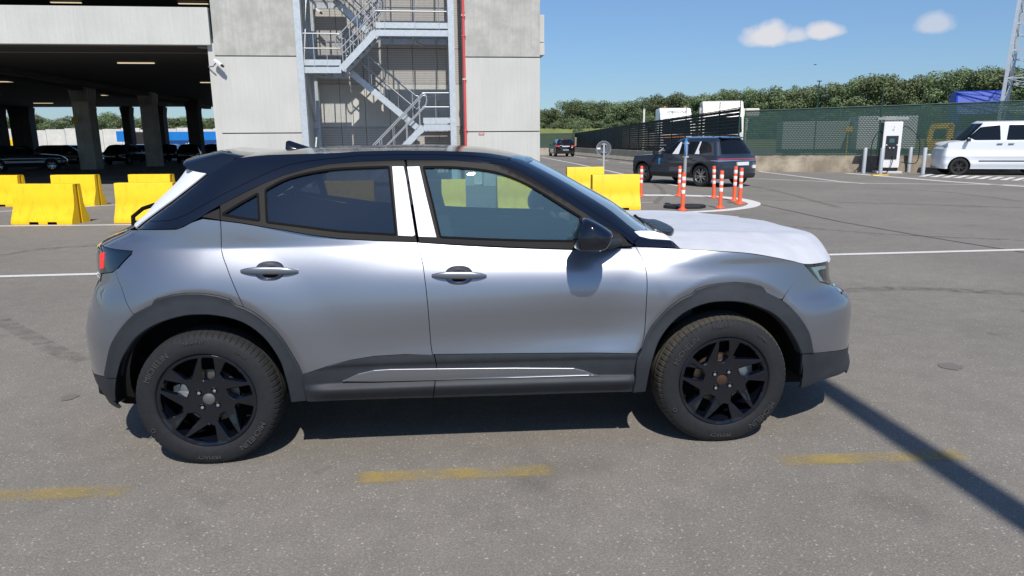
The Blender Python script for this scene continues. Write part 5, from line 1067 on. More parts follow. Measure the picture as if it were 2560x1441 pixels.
# ---------- background vehicles ----------
def pch(xk,yk):
    xk=np.array(xk,float);yk=np.array(yk,float); return lambda x: np.interp(x,xk,yk)
CARP=mat('dark navy paint',(.024,.034,.056),.25,.3,1.); GLD=mat('dark car glass',(.006,.008,.012),.10,0,0,.35); RIMG=mat('machined alloy',(.45,.45,.46),.3,.9); TYR2=mat('black tyre',(.02,.02,.021),.8); REDL=mat('red tail lamp',(.35,.02,.02),.25,coat=1,em=(1,.05,.03),ems=.12); PLATE=mat('white number plate',(.75,.75,.76),.5); BLKP=mat('black plastic trim',(.02,.02,.021),.6)
def gcar(name,label,cat,loc,heading,S,paint,detail=2,group=None):
    """a car from side profiles; x forward with the rear axle at 0, its right side at -y; S = dict of sizes"""
    hw=S['W']/2; L0=-S['ro']; L1=S['wb']+S['fo']; belt=S['belt']; H=S['H']; r=S['r']; hood=S['hood']; tum=S.get('tum',.40)
    root=empty(name,tuple(loc),heading,label,cat,group); LC_=.75
    xf=pch([.2,.35,.6,hood-.12,hood],[L1-.12,L1-.01,L1,L1-.08,L1-.22]); xr=pch([.2,.35,.6,.85,belt,belt+.1],[L0+.10,L0+.02,L0,L0+.03,L0+.06,L0+.12])
    def P(u,z):
        u,z=np.broadcast_arrays(np.asarray(u,float),np.asarray(z,float)); prof=.0+.05*smst(.5,.25,z)+.055*smst(.75,1.05,z)**1.0-.012*np.exp(-((z-.78)/.06)**2)+.012*np.exp(-((z-.60)/.09)**2)
        Y=-hw+prof; 
        for cx in (0,S['wb']): q=np.hypot(u-cx,z-r); Y=Y-.010*smst(r+.30,r+.09,q)
        A,B=-(r+.14),S['wb']+r+.14; x=u.copy()
        t=np.clip((u-B)/LC_,0,1); xe=xf(z); m=u>B; x=np.where(m,bez(t,B,B+.62*(xe-B),xe,xe),x); Yc=np.where(m,bez(t,Y,Y*.99,Y*.62,0),Y)
        t=np.clip((A-u)/LC_,0,1); xe=xr(z); m=u<A; x=np.where(m,bez(t,A,A+.68*(xe-A),xe,xe),x); Yc=np.where(m,bez(t,Y,Y*.99,Y*.62,0),Yc)
        return np.stack([x,Yc,z],-1)
    uF,uR=S['wb']+r+.14+LC_-.001,-(r+.14)-LC_+.001; zt=belt
    wx0,wx1=S['ws']; rx0,rx1=S['rw']    # windscreen base/top x ; rear glass base/top x
    fg=pch([belt-.05,H],[wx0+.05,wx1]); rg=pch([belt-.05,H],[rx0-.03,rx1]); hg=hw-.075
    def G(u,z):
        u,z=np.broadcast_arrays(np.asarray(u,float),np.asarray(z,float)); k=z-belt; Y=-(hg-k*tum-.10*smst(H-.16-belt,H-belt,k)); x=u.copy(); f=fg(z);b_=rg(z); B=f-.30; A=b_+.25
        t=np.clip((u-B)/.5,0,1); m=u>B; x=np.where(m,bez(t,B,B+.2,f-.05,f),x); Yc=np.where(m,bez(t,Y,Y+.02,Y+.22,0),Y)
        t=np.clip((A-u)/.5,0,1); m=u<A; x=np.where(m,bez(t,A,A-.16,b_,b_),x); Yc=np.where(m,bez(t,Y,Y,Y+.12,0),Yc)
        return np.stack([x,Yc,z],-1)
    gF=lambda z: float(fg(z))-.30+.499; gR=lambda z: float(rg(z))+.25-.499
    O=(0,0,0); st=.05 if detail>1 else .12
    def pg(nm,m,PP,o,h=(),**k): k.setdefault('step',st); k.setdefault('gap',0); return panel(nm,m,root,PP,o,h,origin=O,**k)
    zb=S.get('zb',.28); top=[(uR,belt)]+[(u,belt) for u in np.linspace(uR+.1,wx0-.1,8)]+[(u,belt-(belt-hood)*((u-wx0)/(uF-wx0))**1.3) for u in np.linspace(wx0,uF,8)]
    lo=[(uF,zb)]+circ(S['wb'],r,r+.07,-12,192,16)+circ(0,r,r+.07,-12,192,16)+[(uR,zb)]
    pg('body',paint,P,top+lo,skirt=.05)
    cl=S.get('clad')
    if cl:
        for cx in (0,S['wb']): pg('arch_trim',BLKP,P,circ(cx,r,r+.12,-10,190,16)+circ(cx,r,r+.065,190,-10,16),off=.008,skirt=.05)
        pg('sill_trim',BLKP,P,[(r+.10,zb),(S['wb']-r-.10,zb),(S['wb']-r-.12,zb+.14),(r+.12,zb+.14)],off=.010)
    # cabin
    win=[rnd(w,.04) for w in S['win']]
    pg('cabin',paint,G,[(gR(belt-.04),belt-.04)]+[(gF(belt-.04),belt-.04),(gF(H-.03),H-.03),(gR(H-.03),H-.03)],win,skirt=.02)
    for w in win: pg('side_window',GLD,G,w,off=-.012,skirt=.001)
    pg('windscreen',GLD,G,[(float(fg(belt))-.30+.10,belt+.03),(gF(belt+.03),belt+.03),(gF(H-.08),H-.08),(float(fg(H-.08))-.30+.14,H-.08)],off=.004,skirt=.004)
    rwz=S.get('rwz',(belt+.05,H-.10)); pg('rear_window',GLD,G,[(gR(rwz[0]),rwz[0]),(float(rg(rwz[0]))+.25-.26,rwz[0]),(float(rg(rwz[1]))+.25-.24,rwz[1]),(gR(rwz[1]),rwz[1])],off=.004,skirt=.004)
    # roof, bonnet, underside
    def sheet2(nm,m,B,Sx,Sz,p=2.2,cov=False):
        n=12; vs=[];
        for i,q in enumerate(B):
            for j in range(n): v=(j/(n-1))**1.2; vs.append((q[0]+(Sx[i]-q[0])*v,q[1]*(1-v),q[2]+(Sz[i]-q[2])*(1-(1-v)**p)))
        fs=[(i*n+j,(i+1)*n+j,(i+1)*n+j+1,i*n+j+1) for i in range(len(B)-1) for j in range(n-1)]; N0=len(vs); vs+=[(x,-y,z) for x,y,z in vs]; fs+=[tuple(k+N0 for k in f[::-1]) for f in fs]
        b=MB(); b.add(vs,fs); return b.build(nm,m,root,smooth=60)
    us=np.concatenate([np.linspace(gR(H-.03),gF(H-.03),40)]); B=[G(u,H-.03) for u in us]; lo_,hi_=float(rg(H))+.1,float(fg(H))-.1; sheet2('roof',S.get('roofm',paint),B,[lo_+(hi_-lo_)*k/39 for k in range(40)],[H+.028]*40)
    us=np.linspace(wx0-.55,uF,30); zz=[belt-(belt-hood)*(max(0,(u-wx0))/(uF-wx0))**1.3 for u in us]; B=[P(u,z) for u,z in zip(us,zz)]; sheet2('bonnet',S.get('hoodm',paint),B,[wx0-.25+(L1-.28-wx0+.25)*k/29 for k in range(30)],[max(z,hood)+.055 for z in zz],2.6)
    us=np.linspace(uR,.45,18); B=[P(u,belt) for u in us]; sheet2('rear_shelf',paint,B,[rx0-.0+.6*k/17 for k in range(18)],[belt+.012]*18)
    b=MB(); b.box((L0+.22,-hw+.45,zb),(L1-.28,hw-.45,zb+.2)); b.box((r+.15,-hw+.1,zb-.01),(S['wb']-r-.15,hw-.1,zb+.25)); b.box((-.45,-hw+.32,zb),(S['wb']+.25,hw-.32,hood-.15)); b.build('underbody',BLKP,root)
    w0=None
    for cx in (0,S['wb']):
        for sy in (-1,1):
            if w0 is None:
                w0=w=empty('wheel',(cx,sy*(hw+.0),r),parent=root); b=MB(); b.lathe([(r*.68,.03),(r*.72,.01),(r*.9,.0),(r*.97,.02),(r,.05),(r,.20),(r*.9,.24),(r*.5,.24)],40,'y'); b.build('tyre',TYR2,w,smooth=40)
                b=MB(); b.lathe([(r*.68,.03),(r*.66,.02),(r*.64,.04),(r*.62,.12)],40,'y'); b.lathe([(0,.06),(r*.16,.05),(r*.17,.09)],16,'y')
                rim=S.get('rim',RIMG)
                for k in range(10): a=2*math.pi*k/10+(.09 if k%2 else -.09); b.bar((r*.1*math.cos(a),.06,r*.1*math.sin(a)),(r*.66*math.cos(a),.045,r*.66*math.sin(a)),.035,.03,(0,1,0))
                b.build('rim',rim,w); b=MB(); b.lathe([(0,.13),(r*.66,.13)],20,'y'); b.build('wheel_back',BLKP,w)
            else: w=copy_tree(w0,root)
            w.location=(cx,sy*(hw+.0),r); w.rotation_euler=(0,0,(0 if sy<0 else math.pi)+(S.get('steer',0) if cx>0 else 0))
    b=MB(); b.box((wx0-.32,-hw-.17,belt-.0),(wx0-.20,-hw+.02,belt+.13)); b.box((wx0-.30,-hw-.02,belt+.0),(wx0-.25,-hw+.10,belt+.03)); o=b.build('door_mirror',BLKP,root,bevel=.02); c=o.copy(); COL.objects.link(c); c.scale=(1,-1,1); c.parent=root
    if detail>1:
        b=MB()
        for x in S['doors']: 
            for z0 in np.arange(zb+.1,belt-.02,.04): a_=P(x,z0); c_=P(x,z0+.04); b.add([a_+[-.005,-.001,0],a_+[.005,-.001,0],c_+[.005,-.001,0],c_+[-.005,-.001,0]],[(0,1,2,3)])
        b.build('door_gap',BLKP,root)
        for x in S['handles']: a_=P(x,belt-.10); b=MB(); b.bar(a_+[-.10,-.025,0],a_+[.10,-.025,0],.03,.03); o=b.build('door_handle',S.get('hm',BLKP),root,bevel=.008); c=o.copy(); COL.objects.link(c); c.scale=(1,-1,1); c.parent=root
    return root,P,G,dict(uF=uF,uR=uR,gR=gR,gF=gF,pg=pg,L0=L0,L1=L1,hw=hw)
# navy crossover turning round the island: its left side and tail face us
SU=dict(W=1.92,ro=.93,wb=2.86,fo=.80,belt=1.02,H=1.61,r=.36,hood=.90,ws=(2.35,1.42),rw=(-.74,-.40),tum=.46,clad=True,roofm=CARP,doors=(.36,1.22,2.30),handles=(.52,1.42),hm=CARP,
  win=[[(1.28,1.05),(2.28,1.07),(2.08,1.18),(1.66,1.40),(1.42,1.455),(1.26,1.46)],[(.34,1.07),(1.18,1.05),(1.16,1.46),(.36,1.46)],[(-.36,1.12),(.22,1.07),(.26,1.465),(-.02,1.45),(-.24,1.34)]])
g0=at_z(1748,467.5,0); hd=math.radians(90+25.5)
fwd=np.array([math.cos(hd),math.sin(hd),0]); lft=np.array([-math.sin(hd),math.cos(hd),0])
loc=g0-lft*.96; 
NV,P_,G_,q=gcar('parked_car','dark navy crossover seen from its rear left corner beyond the orange posts','car',tuple(loc),hd,SU,CARP)
pg=q['pg']; uR=q['uR']
FLM=FILM0=mat('white protective film',(.80,.82,.86),.42,coat=.15,bump=(26,.10,.004))
pg('tail_lamp_bar',mat('dark red lamp bar',(.25,.03,.05),.2,coat=1,em=(.8,.1,.15),ems=.18),P_,[(uR,.895),(-.72,.885),(-.64,.905),(-.72,.925),(uR,.925)],off=.012,skirt=.02); pg('tail_lamp_trim',mat('clear lamp end',(.4,.42,.45),.2,.5,1),P_,[(-.72,.835),(-.45,.850),(-.45,.862),(-.72,.865),(uR,.868),(uR,.855)],off=.010,skirt=.02)
pg('bumper_trim',BLKP,P_,[(uR,.30),(-.56,.30),(-.60,.42),(uR,.44)],off=.012)
pg('pillar_film',FLM,G_,[(.16,1.06),(.36,1.06),(.32,1.46),(.26,1.46),(.26,1.22)],off=.006); pg('pillar_film',FLM,G_,[(1.12,1.05),(1.42,1.05),(1.22,1.45),(1.16,1.45)],off=.006)
b=MB(); b.box((q['L0']-.02,-.26,.70),(q['L0']+.05,.26,.81)); b.build('number_plate',PLATE,NV,bevel=.005); b=MB(); b.box((q['L0']+.0,-.62,.60),(q['L0']+.06,-.48,.70)); b.build('sticker',PLATE,NV,bevel=.004)
b=MB(); b.prism([(-.50,1.565),(-.49,1.585),(-.34,1.615),(-.30,1.585),(-.42,1.56)],-.52,.52); b.build('roof_spoiler',CARP,NV,bevel=.012)
for s in (-1,1): b=MB(); b.tube([(-.2,s*.60,1.63),(.0,s*.61,1.67),(1.2,s*.61,1.675),(1.4,s*.60,1.64)],.018,8); b.build('roof_rail',BLKP,NV,smooth=60)
b=MB(); b.box((1.95,.945,.70),(2.0,.975,.90)); b.build('blue_tape',mat('blue tape',(.02,.30,.70),.5),NV)
b=MB(); b.bar((2.27,.84,1.06),(2.05,.72,1.24),.03,.02); b.build('film_strip',FLM,NV)
# black car driving away
SB=dict(W=1.92,ro=.88,wb=2.75,fo=.85,belt=1.06,H=1.68,r=.36,hood=.95,ws=(2.2,1.5),rw=(-.74,-.55),tum=.34,doors=(),handles=(),win=[[(1.5,1.1),(2.1,1.12),(1.7,1.48),(1.45,1.52)],[(.1,1.12),(1.4,1.1),(1.35,1.53),(.3,1.52)]])
BKP=mat('black paint',(.008,.009,.013),.15,0,1.)
g0=at_depth(1413,388,66); loc=(float(g0[0]),float(g0[1])+.7,0)
BKC,P_,G_,q=gcar('parked_car','black car seen from behind on the far lane beside the concrete tower','car',loc,math.radians(92),SB,BKP,1)
pg=q['pg']; uR=q['uR']; pg('tail_light',mat('lit red lamp',(.6,.03,.02),.3,em=(1,.06,.04),ems=.7),P_,[(uR+.30,.96),(-.55,.97),(-.55,1.04),(uR+.30,1.04)],off=.012,skirt=.02)
b=MB(); b.box((q['L0']-.03,-.35,.93),(q['L0']+.06,.35,1.02)); b.box((q['L0']-.03,-.66,.83),(q['L0']+.06,-.54,.92)); b.build('film_patch',PLATE,BKC); b=MB(); b.box((q['L0']-.03,-.28,.58),(q['L0']+.06,.28,.69)); b.build('number_plate',mat('grey plate',(.35,.33,.32),.5),BKC)
b=MB(); b.box((-.6,-.25,1.60),(-.5,.25,1.63)); b.build('brake_light',REDL,BKC)
# white van at the right edge
SV=dict(W=2.0,ro=1.05,wb=3.1,fo=.74,belt=1.36,H=2.16,r=.345,hood=1.16,ws=(3.16,2.45),rw=(-1.02,-.95),tum=.16,rim=BLKP,hm=BLKP,zb=.26,doors=(1.55,2.72),handles=(1.35,1.75),win=[[(1.72,1.41),(2.62,1.41),(2.74,1.47),(2.86,1.53),(2.46,1.93),(1.78,2.0)],[(.30,1.41),(1.52,1.41),(1.47,2.01),(.37,2.01)]])
VANP=mat('white van paint',(.74,.77,.82),.3,0,.6)
g0=at_z(2395,438.5,0); hd=math.radians(180-22); fwd=np.array([math.cos(hd),math.sin(hd),0]); lft=np.array([-math.sin(hd),math.cos(hd),0]); loc=g0-fwd*3.1-lft*1.0
VN,P_,G_,q=gcar('parked_van','white van with dark windows, cut by the right picture edge','van',tuple(loc),hd,SV,VANP)
q['pg']('side_strip',BLKP,P_,[(.50,.555),(2.42,.555),(2.42,.60),(.50,.60)],off=.012); q['pg']('waist_crease',mat('shadow grey line',(.25,.27,.3),.5),P_,[(-.2,1.13),(.7,1.13),(.7,1.145),(-.2,1.145)],off=.002)
# cars in the shade of the garage
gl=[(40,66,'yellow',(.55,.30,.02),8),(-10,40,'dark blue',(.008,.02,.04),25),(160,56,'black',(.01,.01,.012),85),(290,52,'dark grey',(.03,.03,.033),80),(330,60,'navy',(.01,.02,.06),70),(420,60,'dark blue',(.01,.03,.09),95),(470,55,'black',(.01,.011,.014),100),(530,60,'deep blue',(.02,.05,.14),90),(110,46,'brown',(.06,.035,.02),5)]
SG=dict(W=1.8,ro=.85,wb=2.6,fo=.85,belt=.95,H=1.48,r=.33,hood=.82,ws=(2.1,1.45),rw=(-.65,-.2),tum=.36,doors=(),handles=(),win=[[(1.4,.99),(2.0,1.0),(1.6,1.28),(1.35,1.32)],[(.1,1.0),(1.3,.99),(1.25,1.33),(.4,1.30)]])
for px,Z,cn,col,hdg in gl:
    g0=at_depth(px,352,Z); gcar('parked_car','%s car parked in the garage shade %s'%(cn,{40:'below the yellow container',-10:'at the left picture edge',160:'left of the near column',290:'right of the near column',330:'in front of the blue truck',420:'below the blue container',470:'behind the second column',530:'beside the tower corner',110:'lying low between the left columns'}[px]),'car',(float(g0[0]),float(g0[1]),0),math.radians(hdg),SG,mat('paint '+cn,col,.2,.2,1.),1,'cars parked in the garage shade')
# truck cabs behind the fence
def cab(name,label,loc,heading,body,W_=2.5,H_=3.85,z0=.9,L_=2.3,lower=None,stripe=None,sign=None,lamps=False):
    t=empty('truck',tuple(loc),heading,label,'truck')     # front faces -y
    prof=[(.10,z0),(0,z0+.5),(.0,1.9),(.20,2.85),(.42,3.35),(.75,H_-.05),(1.05,H_),(L_,H_-.05),(L_,z0)]
    b=MB(); b.prism([(y,z) for y,z in prof],-W_/2,W_/2,'x'); b.build('cab',body,t,bevel=.10)
    b=MB(); b.add([(-W_/2+.12,-.03,1.95),(W_/2-.12,-.03,1.95),(W_/2-.16,.165,2.85),(-W_/2+.16,.165,2.85)],[(0,1,2,3)]); b.build('windscreen',GLD,t,fixn=False)
    b=MB(); b.box((-W_/2+.25,-.04,.95),(W_/2-.25,.06,1.55)); b.build('grille',lower or BLKP,t,bevel=.02)
    if stripe: b=MB(); b.box((-W_/2+.2,-.045,1.62),(W_/2-.45,.02,1.80)); b.build('stripe',stripe,t)
    b=MB(); b.box((-W_/2-.02,-.12,.35),(W_/2+.02,.3,.92)); b.build('bumper',body,t,bevel=.05)
    b=MB(); b.box((-W_/2+.2,.28,2.98),(W_/2-.35,.36,3.08)); b.build('sun_visor',mat('grey visor',(.4,.42,.44),.5),t)
    for s in (-1,1):
        b=MB(); b.box((s*(W_/2+.12)-.10,.05,2.0),(s*(W_/2+.12)+.10,.15,2.8)); b.build('mirror',body,t,bevel=.03); b=MB(); b.lathe([(0,0),(.5,0),(.5,.28),(0,.28)],28,'x',(s*(W_/2)-.28*(s>0),1.1,.5)); b.build('wheel',TYR2,t)
        b=MB(); b.box((s*(W_/2-.3)-.14,-.10,.98),(s*(W_/2-.3)+.14,.0,1.15)); b.build('headlight',mat('clear lamp glass',(.5,.52,.55),.15,.4,1),t,bevel=.02)
        if lamps: b=MB(); b.lathe([(.0,.12),(.07,.10),(.09,0),(0,0)],12,'z',(s*.75,.95,H_)); b.build('roof_lamp',mat('orange beacon',(.8,.22,.05),.4),t,smooth=50)
    if sign:
        vs,fs=text_mesh0(sign,.30); b=MB(); sl=math.atan2(.33,.42); b.add([(x+.05,.42+.33*(y/.558+.22)-.806*.035,3.35+.45*(y/.558+.22)+.591*.035) for x,y,z in vs],fs); b.build('lettering',mat('grey blue lettering',(.10,.16,.22),.5),t)
    return t
def text_mesh0(body,size):
    cu=bpy.data.curves.new('t','FONT'); cu.body=body; cu.size=size; cu.extrude=.0; cu.align_x='CENTER'; cu.shear=.3; cu.resolution_u=2; o=bpy.data.objects.new('t',cu); COL.objects.link(o)
    dg=bpy.context.evaluated_depsgraph_get(); dg.update(); me=bpy.data.meshes.new_from_object(o.evaluated_get(dg)); bpy.data.objects.remove(o); vs=[tuple(v.co) for v in me.vertices]; fs=[tuple(p.vertices) for p in me.polygons]; bpy.data.meshes.remove(me); return vs,fs
WT=mat('white truck paint',(.80,.80,.80),.35,0,.5); CT=mat('cream truck paint',(.72,.69,.60),.35,0,.5); BT=mat('blue truck paint',(.01,.06,.42),.5,0,0,.3); NVT=mat('navy panel',(.01,.02,.10),.4); ORT=mat('orange stripe',(.75,.25,.02),.5)
g0=at_depth(1690,352,51); cab('truck','white truck cab with lettering over its windscreen and orange roof beacons behind the slat fence',(float(g0[0]),float(g0[1]),0),math.radians(-6),WT,2.35,3.85,lower=NVT,stripe=ORT,sign='SPEEDLINE',lamps=True)
g0=at_depth(1806,352,42); cab('truck','cream truck cab rising over the corner of the slat fence',(float(g0[0]),float(g0[1]),0),math.radians(-14),CT,2.45,3.85)
g0=at_depth(2446,345,40); cab('truck','blue truck cab behind the net fence left of the lattice mast',(float(g0[0]),float(g0[1]),0),math.radians(-25),BT,2.5,4.2)
g0=at_depth(1852,352,44.5); b=MB(); b.box((-.1,-.3,2.95),(1.0,.3,3.45)); b.box((.2,-.1,0),(.3,.1,2.95)); 
b2=MB(); b2.box((-.5,-1.1,0),(9,1.2,.5)); 
o=b.build('cabinet',CT,loc=(float(g0[0]),float(g0[1]),0),bevel=.06); tag(o,'cream box on a post showing beside the cream truck cab','box')
TANT=mat('tan trailer sheet',(.30,.25,.20),.7,noise=(.6,.3)); 
for (px,Z,w,h,rz,m,lab) in ((1530,74,8,1.45,-4,TANT,'long tan trailer behind the far part of the slat fence'),(1600,58,3.2,1.7,-5,TANT,'tan trailer behind the middle of the slat fence'),(2080,40,5.5,2.1,-18,mat('pale grey trailer',(.42,.43,.42),.6),'pale grey trailer behind the net fence left of the charging station'),(2215,38,3.0,2.3,-18,WT,'white box trailer behind the charging station and net fence')):
    g0=at_depth(px,352,Z); t=empty('trailer',(float(g0[0]),float(g0[1]),0),math.radians(rz),lab,'trailer'); b=MB(); b.box((-w/2,0,.9),(w/2,2.4,h+.4)); b.build('box_body',m,t,bevel=.04); b=MB(); b.box((-w/2,.1,.7),(w/2,2.3,.9)); 
    b.build('chassis',BLKP,t)
    for x in (-w/2+.6,w/2-.6): b=MB(); b.lathe([(0,0),(.48,0),(.48,.3),(0,.3)],20,'y',(x,0,.48)); b.build('wheel',TYR2,t)
g0=at_depth(2345,345,33.5); t=empty('machine',(float(g0[0]),float(g0[1]),0),math.radians(-20),'yellow machine frame behind the net fence near the white van','machine'); b=MB(); b.bar((-.5,0,.7),(-.3,0,2.1),.22); b.bar((.45,0,.9),(.5,0,2.15),.25); b.bar((-.35,0,2.05),(.55,0,2.1),.25); b.bar((-.5,0,1.15),(.5,0,1.2),.45); b.build('frame',YEL,t)
g0=at_depth(2122,323,37); b=MB(); b.box((-.2,-.03,-.13),(.2,.03,.13)); b.bar((0,0.05,-float(g0[2])),(0,.05,0),.05); o=b.build('small_sign',YEL,loc=tuple(map(float,g0))); tag(o,'small yellow plate on a post behind the net fence','sign')
# beyond the garage
g0=at_depth(250,352,97); t=empty('block_wall',(float(g0[0]),float(g0[1]),0),BR,'long white block wall beyond the far side of the garage','wall'); b=MB()
for k in range(26): b.box((-32+k*2.5,0,0),(-32+k*2.5+2.46,.6,3.5+.12*((k*7)%3)))
b.build('blocks',mat('white blocks',(.62,.61,.57),.8,noise=(1,.12)),t)
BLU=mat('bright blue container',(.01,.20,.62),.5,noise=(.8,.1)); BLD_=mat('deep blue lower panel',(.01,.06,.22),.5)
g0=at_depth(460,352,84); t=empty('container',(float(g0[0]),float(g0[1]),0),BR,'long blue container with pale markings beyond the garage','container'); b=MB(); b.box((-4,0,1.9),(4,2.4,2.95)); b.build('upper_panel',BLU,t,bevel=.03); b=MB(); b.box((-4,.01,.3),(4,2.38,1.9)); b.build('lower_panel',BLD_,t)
b=MB(); 
for k in range(7): b.box((-.5+k*.32,-.02,1.15+k*.09),(-.3+k*.32,.0,1.35+k*.09))
b.build('markings',WT,t)
g0=at_depth(335,352,80); t=empty('truck',(float(g0[0]),float(g0[1]),0),BR,'bright blue truck with dark cab beyond the garage columns','truck'); b=MB(); b.box((-1.9,0,1.8),(-.6,2.3,3.0)); b.build('load_box',BLU,t,bevel=.05); b=MB(); b.box((-.6,0,.6),(2.0,2.3,2.9)); b.build('cab',BLKP,t,bevel=.12)
for x in (-1.2,1.3): b=MB(); b.lathe([(0,0),(.5,0),(.5,.3),(0,.3)],20,'y',(x,-.02,.5)); b.build('wheel',TYR2,t)
g0=at_depth(38,352,84); t=empty('container',(float(g0[0]),float(g0[1]),0),BR,'yellow container with rounded top beyond the garage','container'); b=MB(); b.box((-4,0,.4),(1.4,2.4,2.35)); b.build('box_body',mat('yellow container paint',(.80,.55,.01),.5),t,bevel=.2); b=MB(); b.box((-3.8,.2,0),(1.2,2.2,.4)); b.build('skid',BLKP,t)
# ---------- wood, bank, small trees ----------
def leaf_mat(name,c):
    m=bpy.data.materials.new(name); m.use_nodes=True; nt=m.node_tree; b=nt.nodes['Principled BSDF']; N=nt.nodes.new; Lk=nt.links.new; b.inputs['Roughness'].default_value=.6; b.inputs['Specular IOR Level'].default_value=.25
    tc=N('ShaderNodeTexCoord'); n=N('ShaderNodeTexNoise'); n.inputs['Scale'].default_value=.9; n.inputs['Detail'].default_value=5; Lk(tc.outputs['Object'],n.inputs['Vector']); oi=N('ShaderNodeObjectInfo')
    r=N('ShaderNodeMapRange'); r.inputs[1].default_value=.3;r.inputs[2].default_value=.7;r.inputs[3].default_value=.65;r.inputs[4].default_value=1.35; Lk(n.outputs[0],r.inputs[0])
    r2=N('ShaderNodeMapRange'); r2.inputs[3].default_value=.75;r2.inputs[4].default_value=1.3; Lk(oi.outputs['Random'],r2.inputs[0]); mu=N('ShaderNodeMath'); mu.operation='MULTIPLY'; Lk(r.outputs[0],mu.inputs[0]); Lk(r2.outputs[0],mu.inputs[1])
    r3=N('ShaderNodeMapRange'); r3.inputs[3].default_value=.475;r3.inputs[4].default_value=.515; Lk(oi.outputs['Random'],r3.inputs[0])
    hs=N('ShaderNodeHueSaturation'); hs.inputs['Color'].default_value=(*c,1); Lk(mu.outputs[0],hs.inputs['Value']); Lk(r3.outputs[0],hs.inputs['Hue']); Lk(hs.outputs[0],b.inputs['Base Color'])
    tr=N('ShaderNodeBsdfTranslucent'); Lk(hs.outputs[0],tr.inputs[0]); mx=N('ShaderNodeMixShader'); mx.inputs[0].default_value=.25; Lk(b.outputs[0],mx.inputs[1]); Lk(tr.outputs[0],mx.inputs[2]); Lk(mx.outputs[0],nt.nodes['Material Output'].inputs[0]); return m
LEAF=leaf_mat('leaves',(.165,.215,.105)); BARK=mat('bark',(.09,.07,.05),.9)  # LEAF green is greyed and lightened to paint in distance haze
def crown_mesh(seed,H,W_,n,ls,z0=.12):
    R=np.random.default_rng(seed); cl=[]
    for k in range(26):
        t=R.uniform(0,1); z=H*(z0+.82*t); rad=W_/2*math.sin(math.pi*min(.98,.22+.72*t))**.8; a=R.uniform(0,2*math.pi); q=rad*R.uniform(.2,.78); cl.append((q*math.cos(a),q*math.sin(a),z,R.uniform(.55,1.05)*W_*.20))
    vs=[];fs=[]; per=n//len(cl)
    for cx,cy,cz,r in cl:
        d=R.normal(size=(per,3)); d/=np.linalg.norm(d,axis=1)[:,None]; p=d*(r*R.uniform(.55,1.08,(per,1)))*[1,1,.85]+[cx,cy,cz]
        nn=d+R.normal(size=(per,3))*.55; nn/=np.linalg.norm(nn,axis=1)[:,None]; a=np.cross(nn,R.normal(size=(per,3))); a/=np.linalg.norm(a,axis=1)[:,None]; b_=np.cross(nn,a); s=ls*R.uniform(.6,1.3,(per,1))
        q=np.stack([p-a*s-b_*s*.5,p+a*s*.3-b_*s*.7,p+a*s+b_*s*.4,p-a*s*.2+b_*s*.8],1).reshape(-1,3); b0=len(vs); vs+=[tuple(x) for x in q]; fs+=[(b0+4*i,b0+4*i+1,b0+4*i+2,b0+4*i+3) for i in range(per)]
    me=bpy.data.meshes.new('crown'); me.from_pydata(vs,[],fs); me.materials.append(LEAF); return me
def trunk_mesh(H,r):
    b=MB(); b.tube([(0,0,0),(.05,0,H*.3),(0,.05,H*.7)],r,7,r*.35)
    for a in (0.4,2.1,3.9,5.2): b.tube([(0,0,H*.28),(math.cos(a)*H*.12,math.sin(a)*H*.12,H*.5)],r*.4,5,r*.15)
    o=b.build('trunk',BARK,smooth=60); me=o.data; bpy.data.objects.remove(o); return me
protos=[(crown_mesh(s,10,7.5+.7*(s%3),7600,.135),trunk_mesh(10,.22)) for s in range(6)]
RT=random.Random(11)
prof_=[(1352,274),(1366,283),(1380,272),(1400,264),(1440,261),(1500,263),(1540,260),(1585,262),(1600,255),(1640,248),(1680,244),(1710,247),(1735,256),(1760,242),(1790,235),(1830,236),(1870,233),(1900,233),(1969,225),(2033,227),(2078,221),(2095,225),(2122,210),(2164,203),(2185,213),(2211,199),(2247,199),(2275,197),(2316,200),(2372,192),(2441,186),(2510,188),(2570,178),(2700,175)]
def ptop(px): return float(np.interp(px,[p[0] for p in prof_],[p[1] for p in prof_]))
def where(px):
    return next(t for x,t in ((1440,'beside the tower edge'),(1560,'over the far end of the slat fence'),(1700,'behind the white truck cab'),(1880,'behind the cream truck cab'),(2020,'left of the thin fence post'),(2170,'behind the net fence left of the charging station'),(2300,'behind the charging station'),(2430,'left of the blue truck cab'),(9999,'behind the lattice mast')) if px<x)
def tree_at(px,ytop,Z,k,lab,name='tree',cat='tree',sq=1.,group='trees of the wood beyond the fences'):
    g0=at_depth(px,352,Z); yh=353.6-(px-1132)*.0079; H=1.54+(yh-ytop)*Z/CAM_F/math.cos(0); H*=1.0; t=empty(name,(float(g0[0]),float(g0[1]),0),RT.uniform(0,6.28),lab,cat,group); s=H/9.6; cm,tm=protos[k%len(protos)]
    for nm,me in (('crown',cm),('trunk',tm)): o=bpy.data.objects.new(nm,me); COL.objects.link(o); o.parent=t
    j=RT.uniform(.85,1.25); t.scale=(s*sq*j,s*sq*j*RT.uniform(.9,1.1),s); return t
px=1345; k=0
while px<2640:
    Z=float(np.interp(px,[1350,1900,2600],[205,150,112])); tree_at(px,ptop(px)+RT.uniform(-1.5,2.5),Z,k,'leafy front row tree of the wood '+where(px)); px+=CAM_F/Z*RT.uniform(3.0,4.2); k+=1
px=1350
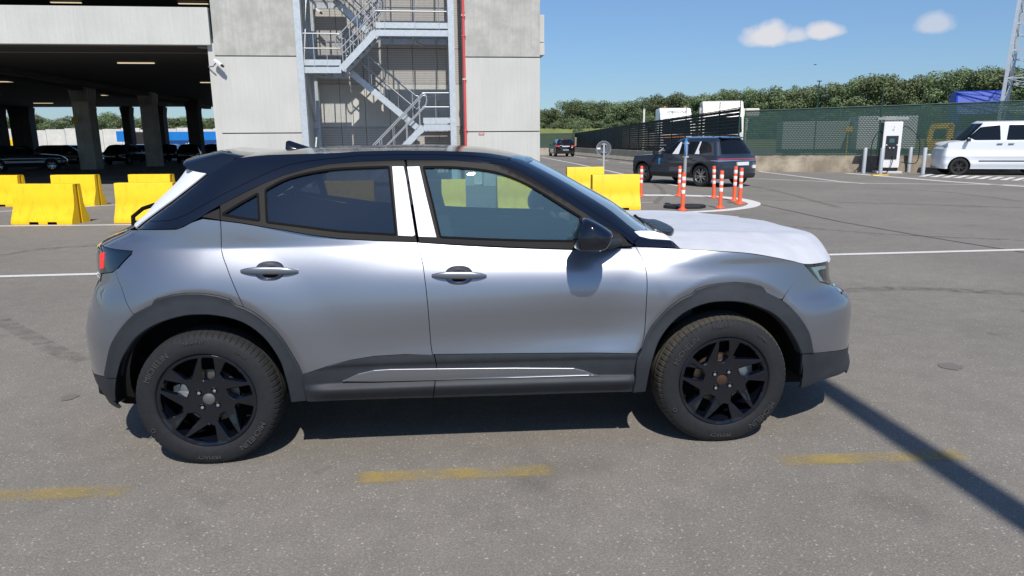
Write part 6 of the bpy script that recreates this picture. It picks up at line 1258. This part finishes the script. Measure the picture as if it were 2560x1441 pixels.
while px<2640:
    Z=float(np.interp(px,[1350,1900,2600],[213,158,120])); tree_at(px,ptop(px)+RT.uniform(0,4),Z,k+3,'treetop in the back row of wood '+where(px)); px+=CAM_F/Z*RT.uniform(4.2,5.5); k+=1
# understorey in front
px=1348
while px<2600:
    Z=float(np.interp(px,[1350,1900,2600],[199,144,107])); tree_at(px,ptop(px)*.45+.55*342+RT.uniform(-6,4),Z,k,'low tree at the wood foot '+where(px),sq=1.5); px+=CAM_F/Z*RT.uniform(4,6); k+=1
tree_at(1441,312,84,2,'small dark tree standing alone behind the far net fence',sq=.75,group=None)
for i,px in enumerate(range(-60,560,34)): tree_at(px+RT.uniform(-8,8),{0:300}.get(i,296+RT.uniform(-8,7)),RT.uniform(150,170),i,'one of the low green trees on the bank beyond the garage',sq=1.8,group='trees beyond the garage')
GRASS=mat('meadow grass',(.17,.19,.045),.9,noise=(.35,.25,8)); DRY=mat('dry bank grass',(.20,.19,.08),.9,noise=(.4,.3,8))
def bank(name,px0,px1,Z,h,m,dep=25,back=10):
    a=at_depth(px0,352,Z);c=at_depth(px1,352,Z); d=c-a; L_=float(np.hypot(d[0],d[1])); o_=empty  # sheet rising away from us
    n=40; vs=[]; R_=random.Random(3)
    for i in range(n+1):
        for y,z in ((0,-.05),(dep*.35,h*.55),(dep*.7,h*.95),(dep,h),(dep+back,h)): vs.append((L_*i/n,y+R_.uniform(-.6,.6),z+(R_.uniform(-.1,.1)*h*.4 if z>0 else 0)))
    fs=[(i*5+k,(i+1)*5+k,(i+1)*5+k+1,i*5+k+1) for i in range(n) for k in range(4)]; b=MB(); b.add(vs,fs); o=b.build(name,m,smooth=60,fixn=False); o.location=(float(a[0]),float(a[1]),0); o.rotation_euler=(0,0,math.atan2(d[1],d[0])); tag(o,kind='structure'); return o
bank('grass_bank',1330,1660,128,4.0,GRASS); bank('grass_bank',-250,620,108,3.6,DRY,30,60); bank('hill',-300,640,150,5.2,DRY,30,60)
bank('grass_verge',1320,2700,104,1.4,DRY,20,30)
